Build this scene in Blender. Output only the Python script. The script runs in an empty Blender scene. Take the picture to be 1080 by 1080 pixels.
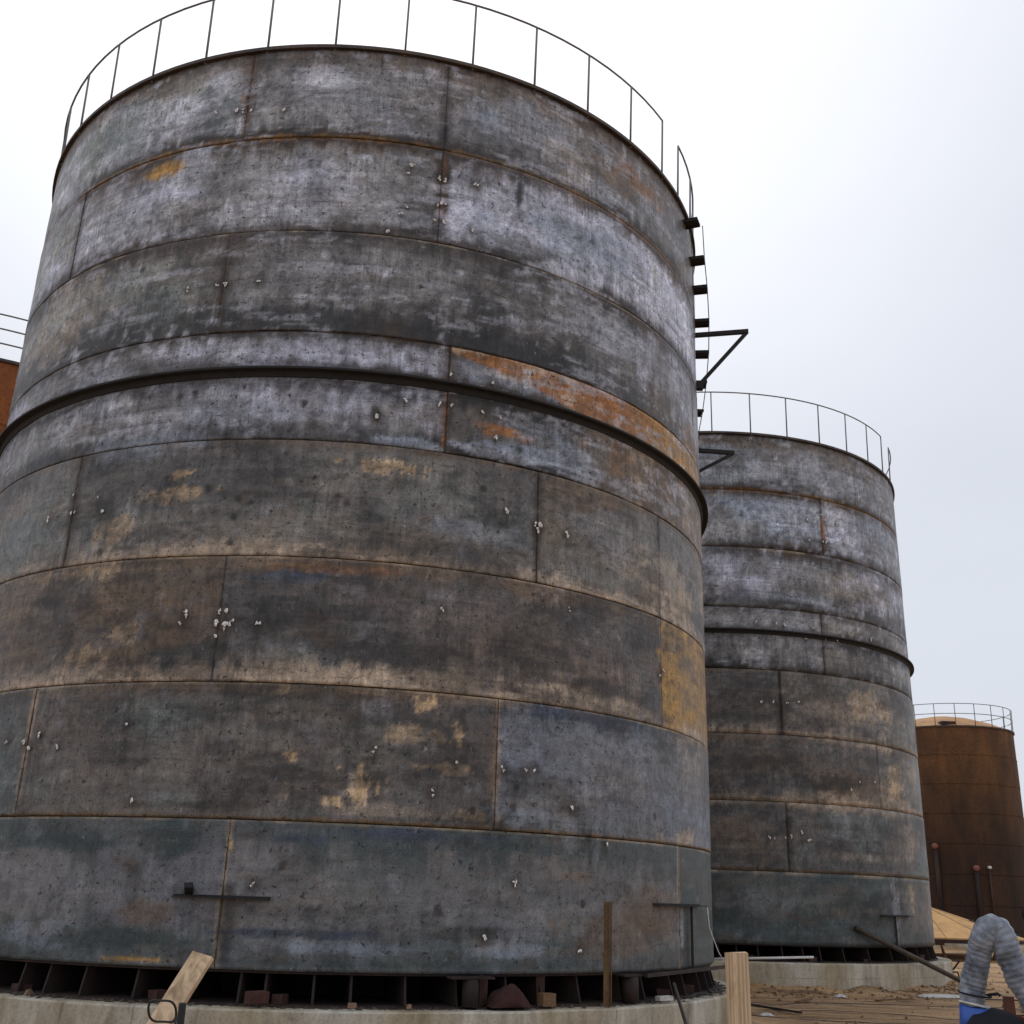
import bpy, math, random
import numpy as np
from mathutils import Vector, Matrix
rad = math.radians
sc = bpy.context.scene
COL = sc.collection
random.seed(7)

# ------------------------------------------------------------------ camera
CAM_Z = 1.918
PITCH, ROLL = 0.3425, 0.0322
Fv = Vector((0, math.cos(PITCH), math.sin(PITCH)))
Xv = Vector((1, 0, 0)); Uv = Vector((0, -math.sin(PITCH), math.cos(PITCH)))
Rt = Xv*math.cos(ROLL) + Uv*math.sin(ROLL)
Up = -Xv*math.sin(ROLL) + Uv*math.cos(ROLL)
cd = bpy.data.cameras.new('camera'); cam = bpy.data.objects.new('camera', cd); COL.objects.link(cam)
cd.sensor_width = 36; cd.lens = 36*1137.7/1080; cd.clip_end = 3000; cd.clip_start = 0.05
M = Matrix.Identity(4)
for i in range(3):
    M[i][0] = Rt[i]; M[i][1] = Up[i]; M[i][2] = -Fv[i]
M[0][3], M[1][3], M[2][3] = 0, 0, CAM_Z
cam.matrix_world = M
sc.camera = cam

# ------------------------------------------------------------------ sky and sun (bright overcast, sun behind thin cloud beyond the tanks)
SUN_EL, SUN_AZ = 52.0, -8.0          # azimuth measured from +Y towards +X
w = bpy.data.worlds.new('World'); sc.world = w; w.use_nodes = True
nt = w.node_tree; nt.nodes.clear()
def N(t, ty, **kw):
    n = t.nodes.new(ty)
    for k, v in kw.items(): setattr(n, k, v)
    return n
out = N(nt, 'ShaderNodeOutputWorld'); bg = N(nt, 'ShaderNodeBackground')
sky = N(nt, 'ShaderNodeTexSky', sky_type='NISHITA', sun_disc=False)
sky.sun_elevation = rad(SUN_EL); sky.sun_rotation = rad(SUN_AZ); sky.air_density = 1.0; sky.dust_density = 3.0
tc = N(nt, 'ShaderNodeTexCoord')
sd = Vector((math.sin(rad(SUN_AZ))*math.cos(rad(SUN_EL)), math.cos(rad(SUN_AZ))*math.cos(rad(SUN_EL)), math.sin(rad(SUN_EL))))
dot = N(nt, 'ShaderNodeVectorMath', operation='DOT_PRODUCT'); dot.inputs[1].default_value = sd
nrm = N(nt, 'ShaderNodeVectorMath', operation='NORMALIZE')
nt.links.new(tc.outputs['Generated'], nrm.inputs[0]); nt.links.new(nrm.outputs[0], dot.inputs[0])
glow = N(nt, 'ShaderNodeMapRange', interpolation_type='SMOOTHSTEP'); glow.inputs[1].default_value = 0.76; glow.inputs[2].default_value = 1.0
glow.inputs[3].default_value = 0; glow.inputs[4].default_value = 1
nt.links.new(dot.outputs['Value'], glow.inputs[0])
mp = N(nt, 'ShaderNodeMapping'); mp.inputs['Scale'].default_value = (1, 1, 2.2)
nt.links.new(nrm.outputs[0], mp.inputs[0])
cn = N(nt, 'ShaderNodeTexNoise'); cn.inputs['Scale'].default_value = 1.6; cn.inputs['Detail'].default_value = 5; cn.inputs['Roughness'].default_value = .45
nt.links.new(mp.outputs[0], cn.inputs['Vector'])
cr = N(nt, 'ShaderNodeValToRGB')
cr.color_ramp.elements[0].position = .3; cr.color_ramp.elements[0].color = (6.2, 6.5, 7.25, 1)
cr.color_ramp.elements[1].position = .7; cr.color_ramp.elements[1].color = (7.2, 7.55, 8.3, 1)
nt.links.new(cn.outputs['Fac'], cr.inputs[0])
gm = N(nt, 'ShaderNodeMix', data_type='RGBA', blend_type='ADD'); gm.inputs[7].default_value = (3.4, 3.3, 3.1, 1)
nt.links.new(glow.outputs[0], gm.inputs[0]); nt.links.new(cr.outputs[0], gm.inputs[6])
mx = N(nt, 'ShaderNodeMix', data_type='RGBA'); mx.inputs[0].default_value = .9      # cloud deck over the clear sky
nt.links.new(sky.outputs[0], mx.inputs[6]); nt.links.new(gm.outputs[2], mx.inputs[7])
nt.links.new(mx.outputs[2], bg.inputs[0]); bg.inputs[1].default_value = 0.105
nt.links.new(bg.outputs[0], out.inputs[0])
sl = bpy.data.lights.new('sun', 'SUN'); sl.energy = 0.7; sl.angle = rad(25); sl.color = (1, .96, .9)
so = bpy.data.objects.new('sun', sl); COL.objects.link(so)
so.rotation_euler = (-sd).to_track_quat('-Z', 'Y').to_euler()
sc.view_settings.view_transform = 'Standard'; sc.view_settings.look = 'None'
sc.view_settings.exposure = 0.0; sc.view_settings.gamma = 1; sc.view_settings.use_curve_mapping = False

# ------------------------------------------------------------------ helpers
def tag(o, label=None, cat=None, group=None, kind=None):
    if label: o['label'] = label
    if cat: o['category'] = cat
    if group: o['group'] = group
    if kind: o['kind'] = kind
    return o
def empty(name, loc=(0, 0, 0), **kw):
    o = bpy.data.objects.new(name, None); o.location = loc; o.empty_display_size = .2
    COL.objects.link(o); return tag(o, **kw)
class MB:
    def __init__(s): s.v = []; s.f = []; s.sm = []
    def add(s, v, f, smooth=False):
        b = len(s.v); s.v += [tuple(p) for p in v]; s.f += [tuple(i+b for i in q) for q in f]; s.sm += [smooth]*len(f); return s
    def box(s, c, size, rot=None, taper=1.0, jit=0):
        hx, hy, hz = size[0]/2, size[1]/2, size[2]/2
        vs = []
        for z in (-hz, hz):
            t = 1 if z < 0 else taper
            for x, y in ((-hx, -hy), (hx, -hy), (hx, hy), (-hx, hy)):
                p = Vector((x*t, y*t, z)) + Vector([random.uniform(-jit, jit) for _ in range(3)])
                if rot is not None: p = rot @ p
                vs.append(p + Vector(c))
        return s.add(vs, [(3, 2, 1, 0), (4, 5, 6, 7), (0, 1, 5, 4), (1, 2, 6, 5), (2, 3, 7, 6), (3, 0, 4, 7)])
    def bar(s, a, b, w, t, up=(0, 0, 1), jit=0):
        a, b = Vector(a), Vector(b); d = (b-a).normalized(); up = Vector(up)
        if abs(d.dot(up)) > .98: up = Vector((0, 1, 0))
        x = d.cross(up).normalized(); y = x.cross(d)
        vs = []
        for p in (a, b):
            for i, j in ((-1, -1), (1, -1), (1, 1), (-1, 1)):
                vs.append(p + x*i*w/2 + y*j*t/2 + Vector([random.uniform(-jit, jit) for _ in range(3)]))
        return s.add(vs, [(3, 2, 1, 0), (4, 5, 6, 7), (0, 1, 5, 4), (1, 2, 6, 5), (2, 3, 7, 6), (3, 0, 4, 7)])
    def tube(s, pts, r, n=8, closed=False, caps=True):
        pts = [Vector(p) for p in pts]; m = len(pts); rr = r if hasattr(r, '__len__') else [r]*m
        vs = []; fs = []; prev = None
        for i, p in enumerate(pts):
            if closed: d = pts[(i+1) % m] - pts[i-1]
            else: d = pts[min(i+1, m-1)] - pts[max(i-1, 0)]
            d.normalize()
            if prev is None:
                u = Vector((0, 0, 1)) if abs(d.z) < .9 else Vector((0, 1, 0))
            else: u = prev
            x = d.cross(u); x.normalize(); y = x.cross(d); y.normalize(); prev = y
            for k in range(n):
                a = 2*math.pi*k/n; vs.append(p + (x*math.cos(a) + y*math.sin(a))*rr[i])
        for i in range(m if closed else m-1):
            j = (i+1) % m
            for k in range(n):
                fs.append((i*n+k, j*n+k, j*n+(k+1) % n, i*n+(k+1) % n))
        if caps and not closed:
            fs.append(tuple(range(n))); fs.append(tuple((m-1)*n+k for k in reversed(range(n))))
        return s.add(vs, fs, True)
    def lathe(s, prof, n=96, a0=0, a1=360, c=(0, 0, 0), close=False):
        vs = []; fs = []; full = abs(a1-a0) >= 359.9; m = len(prof); cnt = n if full else n+1
        for i in range(cnt):
            a = rad(a0 + (a1-a0)*i/n)
            for r, z in prof: vs.append((c[0]+r*math.cos(a), c[1]+r*math.sin(a), c[2]+z))
        pr = m if close else m-1
        for i in range(n):
            j = (i+1) % cnt
            for k in range(pr):
                l = (k+1) % m; fs.append((i*m+k, j*m+k, j*m+l, i*m+l))
        return s.add(vs, fs, False)
    def build(s, name, mat, parent=None, smooth=None):
        me = bpy.data.meshes.new(name); me.from_pydata(s.v, [], s.f); me.materials.append(mat)
        me.polygons.foreach_set('use_smooth', [smooth if smooth is not None else x for x in s.sm]); me.update()
        o = bpy.data.objects.new(name, me); COL.objects.link(o)
        if parent: o.parent = parent
        return o
def smooth_by_angle(o, deg=35):
    me = o.data
    me.polygons.foreach_set('use_smooth', [True]*len(me.polygons))
    try: me.set_sharp_from_angle(angle=rad(deg))
    except Exception: pass
# vectorised value noise
_rs = np.random.RandomState(11); _T = _rs.rand(256, 256)
def vn(x, y, seed=0):
    x = np.asarray(x, float)+seed*17.31; y = np.asarray(y, float)+seed*9.77
    xi = np.floor(x).astype(int); yi = np.floor(y).astype(int); fx = x-xi; fy = y-yi
    fx = fx*fx*(3-2*fx); fy = fy*fy*(3-2*fy)
    a = _T[yi % 256, xi % 256]; b = _T[yi % 256, (xi+1) % 256]; c = _T[(yi+1) % 256, xi % 256]; d = _T[(yi+1) % 256, (xi+1) % 256]
    return (a*(1-fx)+b*fx)*(1-fy)+(c*(1-fx)+d*fx)*fy
def fbm(x, y, seed=0, o=5, g=.5):
    t = 0; a = 1; n = 0; f = 1
    for i in range(o):
        t = t+a*vn(np.asarray(x)*f, np.asarray(y)*f, seed+i*3); n += a; a *= g; f *= 2.03
    return t/n
def sst(x, a, b):
    t = np.clip((x-a)/(b-a), 0, 1); return t*t*(3-2*t)

# ------------------------------------------------------------------ materials
def newmat(name):
    m = bpy.data.materials.new(name); m.use_nodes = True; t = m.node_tree
    return m, t, t.nodes['Principled BSDF']
def ramp(t, fac, stops, interp='LINEAR'):
    r = N(t, 'ShaderNodeValToRGB'); r.color_ramp.interpolation = interp
    el = r.color_ramp.elements
    while len(el) < len(stops): el.new(.5)
    for e, (p, c) in zip(el, stops):
        e.position = p; e.color = (*c, 1) if len(c) == 3 else c
    t.links.new(fac, r.inputs[0]); return r.outputs[0]
def mapping(t, src, scale, loc=(0, 0, 0)):
    m = N(t, 'ShaderNodeMapping'); m.inputs['Scale'].default_value = scale; m.inputs['Location'].default_value = loc
    t.links.new(src, m.inputs[0]); return m.outputs[0]
def noise(t, vec, scale, detail=4, rough=.55, dist=0):
    n = N(t, 'ShaderNodeTexNoise'); n.inputs['Scale'].default_value = scale; n.inputs['Detail'].default_value = detail
    n.inputs['Roughness'].default_value = rough; n.inputs['Distortion'].default_value = dist
    t.links.new(vec, n.inputs['Vector']); return n.outputs['Fac']
def mixc(t, a, b, fac, mode='MIX'):
    m = N(t, 'ShaderNodeMix', data_type='RGBA', blend_type=mode)
    for s, v in ((0, fac), (6, a), (7, b)):
        if isinstance(v, (int, float)): m.inputs[s].default_value = v
        elif isinstance(v, tuple): m.inputs[s].default_value = (*v, 1) if len(v) == 3 else v
        else: t.links.new(v, m.inputs[s])
    return m.outputs[2]
def rng(t, v, a, b, c, d):
    m = N(t, 'ShaderNodeMapRange'); 
    for i, x in enumerate((a, b, c, d)): m.inputs[i+1].default_value = x
    t.links.new(v, m.inputs[0]); return m.outputs[0]
def bump(t, h, strength, dist, bs):
    b = N(t, 'ShaderNodeBump'); b.inputs['Strength'].default_value = strength; b.inputs['Distance'].default_value = dist
    t.links.new(h, b.inputs['Height']); t.links.new(b.outputs[0], bs.inputs['Normal'])

def mat_shell():
    m, t, bs = newmat('mill_scale_steel')
    uv = N(t, 'ShaderNodeUVMap'); uv.uv_map = 'UVMap'; uv = uv.outputs[0]
    at = N(t, 'ShaderNodeAttribute'); at.attribute_name = 'Col'; col = at.outputs['Color']; al = at.outputs['Alpha']
    def warp(sc, amt, loc):
        dn0 = N(t, 'ShaderNodeTexNoise'); dn0.inputs['Scale'].default_value = 1.7; dn0.inputs['Detail'].default_value = 4; t.links.new(mapping(t, uv, (1, 1, 1), loc), dn0.inputs['Vector'])
        w0 = N(t, 'ShaderNodeMix', data_type='VECTOR'); w0.inputs[0].default_value = amt
        t.links.new(uv, w0.inputs[4]); t.links.new(dn0.outputs['Color'], w0.inputs[5]); return mapping(t, w0.outputs[1], sc, loc)
    v = noise(t, warp((4.5, .5, 1), .05, (0, 0, 0)), 1, 7, .62, .3)          # runs down the plate
    v2 = noise(t, warp((22, 1.6, 1), .04, (5, 2, 0)), 1, 6, .7, .3)
    h = noise(t, warp((.45, 9, 1), .08, (3, 1, 0)), 1, 7, .68, .3)    # rolling marks
    s = noise(t, warp((1, 1, 1), .25, (9, 4, 0)), 2.6, 10, .74, .5)    # blotches
    g = noise(t, mapping(t, uv, (1, 1, 1)), 48, 5, .75)
    k1 = noise(t, mapping(t, uv, (.5, .8, 1), (51, 9, 0)), 1.6, 4, .6); k2 = noise(t, mapping(t, uv, (.5, 1, 1), (81, 19, 0)), 1.9, 4, .6)
    f1 = ramp(t, k1, [(.4, (.1,.1,.1)), (.6, (1,1,1))]); f2 = ramp(t, k2, [(.4, (.05,.05,.05)), (.6, (1,1,1))])
    def mul(a, b):
        q = N(t, 'ShaderNodeMath', operation='MULTIPLY')
        for k_, x_ in enumerate((a, b)):
            if isinstance(x_, (int, float)): q.inputs[k_].default_value = x_
            else: t.links.new(x_, q.inputs[k_])
        return q.outputs[0]
    c = mixc(t, col, ramp(t, v, [(.3, (.6,.59,.58)), (.5, (1,1,1)), (.72, (1.45,1.44,1.46))]), mul(al, .4), 'MULTIPLY')
    c = mixc(t, c, ramp(t, v2, [(.36, (.5,.49,.48)), (.5, (1,1,1)), (.66, (1.5,1.5,1.54))]), mul(al, mul(.65, f1)), 'MULTIPLY')
    c = mixc(t, c, ramp(t, h, [(.36, (.45,.45,.46)), (.5, (1,1,1)), (.64, (1.5,1.5,1.5))]), mul(al, mul(.6, f2)), 'MULTIPLY')
    c = mixc(t, c, ramp(t, s, [(.34, (.3,.29,.28)), (.42, (.75,.75,.75)), (.52, (1.05,1.05,1.05)), (.66, (1.6,1.57,1.55))]), mul(al, .75), 'MULTIPLY')
    s2 = noise(t, warp((1, .8, 1), .1, (17, 41, 0)), 9, 10, .78, .6)
    c = mixc(t, c, ramp(t, s2, [(.36, (.18,.17,.17)), (.44, (.72,.72,.72)), (.52, (1.08,1.08,1.08)), (.64, (1.6,1.6,1.62))]), mul(al, .62), 'MULTIPLY')
    c = mixc(t, c, ramp(t, g, [(.3, (.5,.5,.5)), (.5, (1,1,1)), (.7, (1.55,1.55,1.55))]), .75, 'MULTIPLY')
    sk = noise(t, warp((1.2, 14, 1), .06, (61, 5, 0)), 1, 8, .8, .4)
    c = mixc(t, c, (.03, .028, .028), mul(al, ramp(t, sk, [(.60, (0,0,0)), (.64, (.75,.75,.75))])))
    sv = noise(t, warp((11, .8, 1), .05, (71, 15, 0)), 1, 8, .8, .4)
    c = mixc(t, c, (.03, .028, .03), mul(al, ramp(t, sv, [(.62, (0,0,0)), (.66, (.7,.7,.7))])))
    # brown rust bloom
    rb = noise(t, mapping(t, uv, (.55, 1.1, 1), (21, 7, 0)), 2, 8, .68, .5)
    c = mixc(t, c, (.12, .068, .036), ramp(t, rb, [(.57, (0,0,0)), (.68, (.42,.42,.42))]))
    # flaked pits
    p = noise(t, mapping(t, uv, (1, 1, 1), (31, 3, 0)), 13, 7, .75, .3)
    c = mixc(t, c, (.018, .017, .018), ramp(t, p, [(.575, (0,0,0)), (.63, (.95,.95,.95))]))
    p2 = noise(t, mapping(t, uv, (1, .5, 1), (41, 13, 0)), 17, 5, .7, .3)
    c = mixc(t, c, (.42, .41, .40), ramp(t, p2, [(.65, (0,0,0)), (.70, (.6,.6,.6))]))
    # dried water lines
    wv = N(t, 'ShaderNodeTexVoronoi', feature='DISTANCE_TO_EDGE'); wv.inputs['Scale'].default_value = 1.1
    dn = N(t, 'ShaderNodeTexNoise'); dn.inputs['Scale'].default_value = 3; dn.inputs['Detail'].default_value = 6; t.links.new(uv, dn.inputs['Vector'])
    wm = N(t, 'ShaderNodeMix', data_type='VECTOR'); wm.inputs[0].default_value = .45
    t.links.new(uv, wm.inputs[4]); t.links.new(dn.outputs['Color'], wm.inputs[5]); t.links.new(wm.outputs[1], wv.inputs['Vector'])
    ln = ramp(t, wv.outputs['Distance'], [(0, (.5,.5,.5)), (.012, (0,0,0))])
    c = mixc(t, c, (.02, .02, .022), mixc(t, ln, ramp(t, s, [(.42, (0,0,0)), (.55, (1,1,1))]), 1., 'MULTIPLY'))
    t.links.new(c, bs.inputs['Base Color'])
    bs.inputs['Specular IOR Level'].default_value = .36
    t.links.new(rng(t, s, .3, .7, .36, .6), bs.inputs['Roughness'])
    hh = N(t, 'ShaderNodeMath', operation='ADD'); t.links.new(s, hh.inputs[0]); t.links.new(g, hh.inputs[1])
    bump(t, hh.outputs[0], .25, .006, bs)
    return m
def mat_rust(name, c0, c1, c2, scale=1., rough=.85, obj=False, bumpd=.01):
    m, t, bs = newmat(name); tcn = N(t, 'ShaderNodeTexCoord'); v = tcn.outputs['Object']
    a = noise(t, mapping(t, v, (1, 1, .35)), 1.3*scale, 8, .65, .4); b = noise(t, mapping(t, v, (1, 1, 1), (7, 3, 1)), 14*scale, 5, .7)
    c = ramp(t, a, [(.3, c0), (.5, c1), (.72, c2)])
    c = mixc(t, c, ramp(t, b, [(.3, (.55,.55,.55)), (.5, (1,1,1)), (.75, (1.4,1.4,1.4))]), .9, 'MULTIPLY')
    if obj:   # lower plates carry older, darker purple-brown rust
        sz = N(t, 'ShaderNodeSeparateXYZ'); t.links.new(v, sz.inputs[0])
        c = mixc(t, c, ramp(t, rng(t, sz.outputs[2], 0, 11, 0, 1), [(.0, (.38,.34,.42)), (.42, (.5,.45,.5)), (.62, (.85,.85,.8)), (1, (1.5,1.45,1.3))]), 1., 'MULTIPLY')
    t.links.new(c, bs.inputs['Base Color']); bs.inputs['Roughness'].default_value = rough
    bump(t, b, .4, bumpd, bs); return m
def mat_plain(name, c, rough=.7, metal=0, var=.25, scale=9., bumpd=.004):
    m, t, bs = newmat(name); tcn = N(t, 'ShaderNodeTexCoord'); v = tcn.outputs['Object']
    b = noise(t, v, scale, 6, .65, .2)
    cc = mixc(t, c, ramp(t, b, [(.3, (1-2*var,)*3), (.5, (1,1,1)), (.75, (1+var,)*3)]), 1., 'MULTIPLY')
    t.links.new(cc, bs.inputs['Base Color']); bs.inputs['Roughness'].default_value = rough; bs.inputs['Metallic'].default_value = metal
    bump(t, b, .3, bumpd, bs); return m
def mat_wood(name, c, axis_scale=(1, 1, 1), dark=.5):
    m, t, bs = newmat(name); v = N(t, 'ShaderNodeTexCoord').outputs['Generated']
    g = noise(t, mapping(t, v, axis_scale), 1, 6, .6, .8); k = noise(t, mapping(t, v, (2, 2, 7), (3, 3, 3)), 1.2, 5, .6, .5)
    cc = mixc(t, c, ramp(t, g, [(.3, (dark, dark*.93, dark*.85)), (.55, (1,1,1)), (.8, (1.15,1.15,1.12))]), 1., 'MULTIPLY')
    cc = mixc(t, cc, ramp(t, k, [(.35, (.55,.5,.45)), (.5, (1,1,1))]), .8, 'MULTIPLY')
    t.links.new(cc, bs.inputs['Base Color']); bs.inputs['Roughness'].default_value = .8
    bump(t, g, .4, .003, bs); return m
def mat_concrete():
    m, t, bs = newmat('cast_concrete'); v = N(t, 'ShaderNodeTexCoord').outputs['Object']
    a = noise(t, mapping(t, v, (1, 1, .25)), 3.5, 8, .65, .3); b = noise(t, v, 30, 6, .7); d = noise(t, mapping(t, v, (1, 1, .5), (5, 5, 5)), .9, 5, .6)
    c = ramp(t, a, [(.3, (.20,.175,.13)), (.45, (.44,.40,.325)), (.65, (.62,.58,.49))])
    c = mixc(t, c, ramp(t, d, [(.35, (.72,.62,.45)), (.6, (1.1,1.1,1.1))]), .8, 'MULTIPLY')
    c = mixc(t, c, ramp(t, b, [(.3, (.6,.6,.6)), (.5, (1,1,1)), (.8, (1.2,1.2,1.2))]), .8, 'MULTIPLY')
    sx = N(t, 'ShaderNodeSeparateXYZ'); t.links.new(v, sx.inputs[0])
    at2 = N(t, 'ShaderNodeMath', operation='ARCTAN2'); t.links.new(sx.outputs[1], at2.inputs[0]); t.links.new(sx.outputs[0], at2.inputs[1])
    m1 = N(t, 'ShaderNodeMath', operation='MULTIPLY'); t.links.new(at2.outputs[0], m1.inputs[0]); m1.inputs[1].default_value = 2.3
    m2 = N(t, 'ShaderNodeMath', operation='FRACT'); t.links.new(m1.outputs[0], m2.inputs[0])
    j1 = ramp(t, m2.outputs[0], [(0, (.9,.9,.9)), (.005, (.75,.75,.75)), (.009, (0,0,0))])
    zz = N(t, 'ShaderNodeMath', operation='MULTIPLY_ADD'); t.links.new(a, zz.inputs[0]); zz.inputs[1].default_value = .05; t.links.new(sx.outputs[2], zz.inputs[2])
    j2 = ramp(t, zz.outputs[0], [(.496, (0,0,0)), (.5, (.7,.7,.7)), (.51, (.7,.7,.7)), (.514, (0,0,0))])
    c = mixc(t, c, (.09, .075, .055), mixc(t, mixc(t, j1, j2, 1., 'LIGHTEN'), ramp(t, d, [(.4, (.1,.1,.1)), (.6, (.8,.8,.8))]), 1., 'MULTIPLY'))
    pk = noise(t, v, 9, 6, .8, .3)
    c = mixc(t, c, (.06, .05, .04), ramp(t, pk, [(.63, (0,0,0)), (.7, (.7,.7,.7))]))
    t.links.new(c, bs.inputs['Base Color']); bs.inputs['Roughness'].default_value = .9
    bump(t, b, .5, .01, bs); return m
def mat_ground():
    m, t, bs = newmat('clay_ground'); v = N(t, 'ShaderNodeTexCoord').outputs['Object']
    a = noise(t, mapping(t, v, (.5, 1.6, 1)), .55, 9, .68, .6); b = noise(t, v, 12, 8, .72); d = noise(t, mapping(t, v, (.25, 1.7, 1), (4, 8, 0)), 1.6, 8, .7, .8)
    c = ramp(t, a, [(.28, (.14,.085,.042)), (.42, (.33,.20,.10)), (.58, (.48,.31,.165)), (.74, (.60,.43,.26))])
    c = mixc(t, c, ramp(t, d, [(.38, (.32,.28,.25)), (.48, (1,1,1)), (.65, (1.25,1.2,1.1))]), .85, 'MULTIPLY')
    c = mixc(t, c, ramp(t, b, [(.3, (.55,.52,.5)), (.5, (1,1,1)), (.75, (1.35,1.35,1.35))]), .8, 'MULTIPLY')
    t.links.new(c, bs.inputs['Base Color']); bs.inputs['Roughness'].default_value = .95
    hh = N(t, 'ShaderNodeMath', operation='ADD'); t.links.new(b, hh.inputs[0]); t.links.new(d, hh.inputs[1])
    bump(t, hh.outputs[0], .8, .05, bs); return m
def mat_attr(name, rough=.6):
    m, t, bs = newmat(name); at = N(t, 'ShaderNodeAttribute'); at.attribute_name = 'Col'
    v = N(t, 'ShaderNodeTexCoord').outputs['Object']; b = noise(t, v, 20, 6, .7)
    c = mixc(t, at.outputs['Color'], ramp(t, b, [(.3, (.6,.6,.6)), (.5, (1,1,1)), (.75, (1.35,1.35,1.35))]), .8, 'MULTIPLY')
    t.links.new(c, bs.inputs['Base Color']); bs.inputs['Roughness'].default_value = rough; return m
MAT = dict(
    shell=mat_shell(),
    seam=mat_rust('weld_bead', (.03,.018,.012), (.06,.035,.02), (.12,.085,.055), 4),
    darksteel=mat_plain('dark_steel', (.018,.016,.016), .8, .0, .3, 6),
    railsteel=mat_plain('rail_steel', (.17,.165,.165), .5, .1, .2, 8),
    edge=mat_rust('rusty_edge_steel', (.03,.022,.018), (.06,.042,.03), (.11,.07,.045), 2, .6),
    base=mat_rust('rusted_base_steel', (.012,.008,.007), (.028,.015,.012), (.07,.035,.025), 2, .8),
    redbase=mat_rust('red_brown_steel', (.025,.011,.009), (.06,.024,.018), (.13,.06,.04), 3, .85),
    scar=mat_plain('torn_weld_metal', (.80,.78,.75), .7, .0, .35, 60),
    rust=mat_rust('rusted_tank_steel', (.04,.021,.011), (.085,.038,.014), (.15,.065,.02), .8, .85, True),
    rustbright=mat_rust('orange_rust_steel', (.16,.05,.014), (.28,.085,.02), (.36,.12,.03), .8, .85),
    rooftan=mat_plain('rusty_tan_steel', (.46,.24,.09), .75, 0, .2, 2),
    roofyellow=mat_plain('ochre_primer_steel', (.55,.31,.11), .75, 0, .14, 2),
    concrete=mat_concrete(), ground=mat_ground(),
    wood=mat_wood('pale_sawn_wood', (.66,.48,.30), (14, 14, 1.2)),
    oldwood=mat_wood('old_brown_wood', (.20,.12,.055), (14, 14, 1.5)),
    brick=mat_plain('red_brick', (.07,.028,.02), .9, 0, .3, 20),
    cloth=mat_plain('dark_red_cloth', (.045,.014,.012), .95, 0, .4, 6),
    pink=mat_plain('pink_primer', (.24,.085,.06), .6, 0, .1, 9),
    white=mat_plain('white_sheet', (.62,.60,.56), .8, 0, .2, 12),
    duct=None, blue=mat_plain('blue_paint', (.03,.10,.42), .4, 0, .12, 9),
    black=mat_plain('black_rubber', (.006,.007,.014), .85, 0, .2, 12),
    cable=mat_plain('cable_rubber', (.02,.018,.018), .6, 0, .2, 12),
    stone=mat_plain('clay_lumps', (.22,.14,.085), .95, 0, .4, 5),
)
def mat_duct():
    m, t, bs = newmat('grey_duct_fabric'); v = N(t, 'ShaderNodeTexCoord').outputs['Object']
    b = noise(t, v, 7, 6, .65, .4)
    c = ramp(t, b, [(.34, (.05,.058,.072)), (.48, (.17,.195,.24)), (.64, (.36,.39,.45))])
    t.links.new(c, bs.inputs['Base Color']); bs.inputs['Roughness'].default_value = .42
    bump(t, noise(t, v, 22, 6, .65, .5), .6, .02, bs); return m
MAT['duct'] = mat_duct()

# ------------------------------------------------------------------ steel tanks
R = 5.9; CH = 1.5; ZB = 1.12; ZT = ZB + 8*CH
TONE = dict(grey=(.20,.196,.196), greyd=(.105,.10,.098), pale=(.40,.41,.45), blue=(.19,.225,.29), bluedk=(.05,.065,.10), lav=(.30,.305,.355),
    teal=(.10,.145,.148), teald=(.042,.062,.068), brown=(.105,.075,.05), warm=(.125,.112,.098), black=(.022,.020,.020), rust=(.20,.085,.028), rustdk=(.085,.045,.024),
    ochre=(.25,.135,.032), tan=(.44,.31,.17), tanp=(.30,.225,.155), plum=(.10,.072,.07), steel=(.115,.122,.135), green=(.14,.155,.14))
TONE.update(grey=(.27,.27,.28), greyd=(.125,.12,.118), pale=(.54,.56,.64), blue=(.28,.32,.39), bluedk=(.06,.075,.11), lav=(.50,.52,.63), teal=(.165,.20,.20), teald=(.06,.082,.086),  # upper-course tones made bluer, sky sheen mixed into the colour
    brown=(.17,.12,.08), warm=(.24,.225,.205), rust=(.36,.145,.035), rustdk=(.045,.028,.019), ochre=(.40,.225,.05), tan=(.62,.44,.25), tanp=(.47,.37,.275), plum=(.165,.14,.13), steel=(.255,.265,.295), green=(.25,.27,.25))
TONE = {k: np.array(v) for k, v in TONE.items()}
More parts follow.
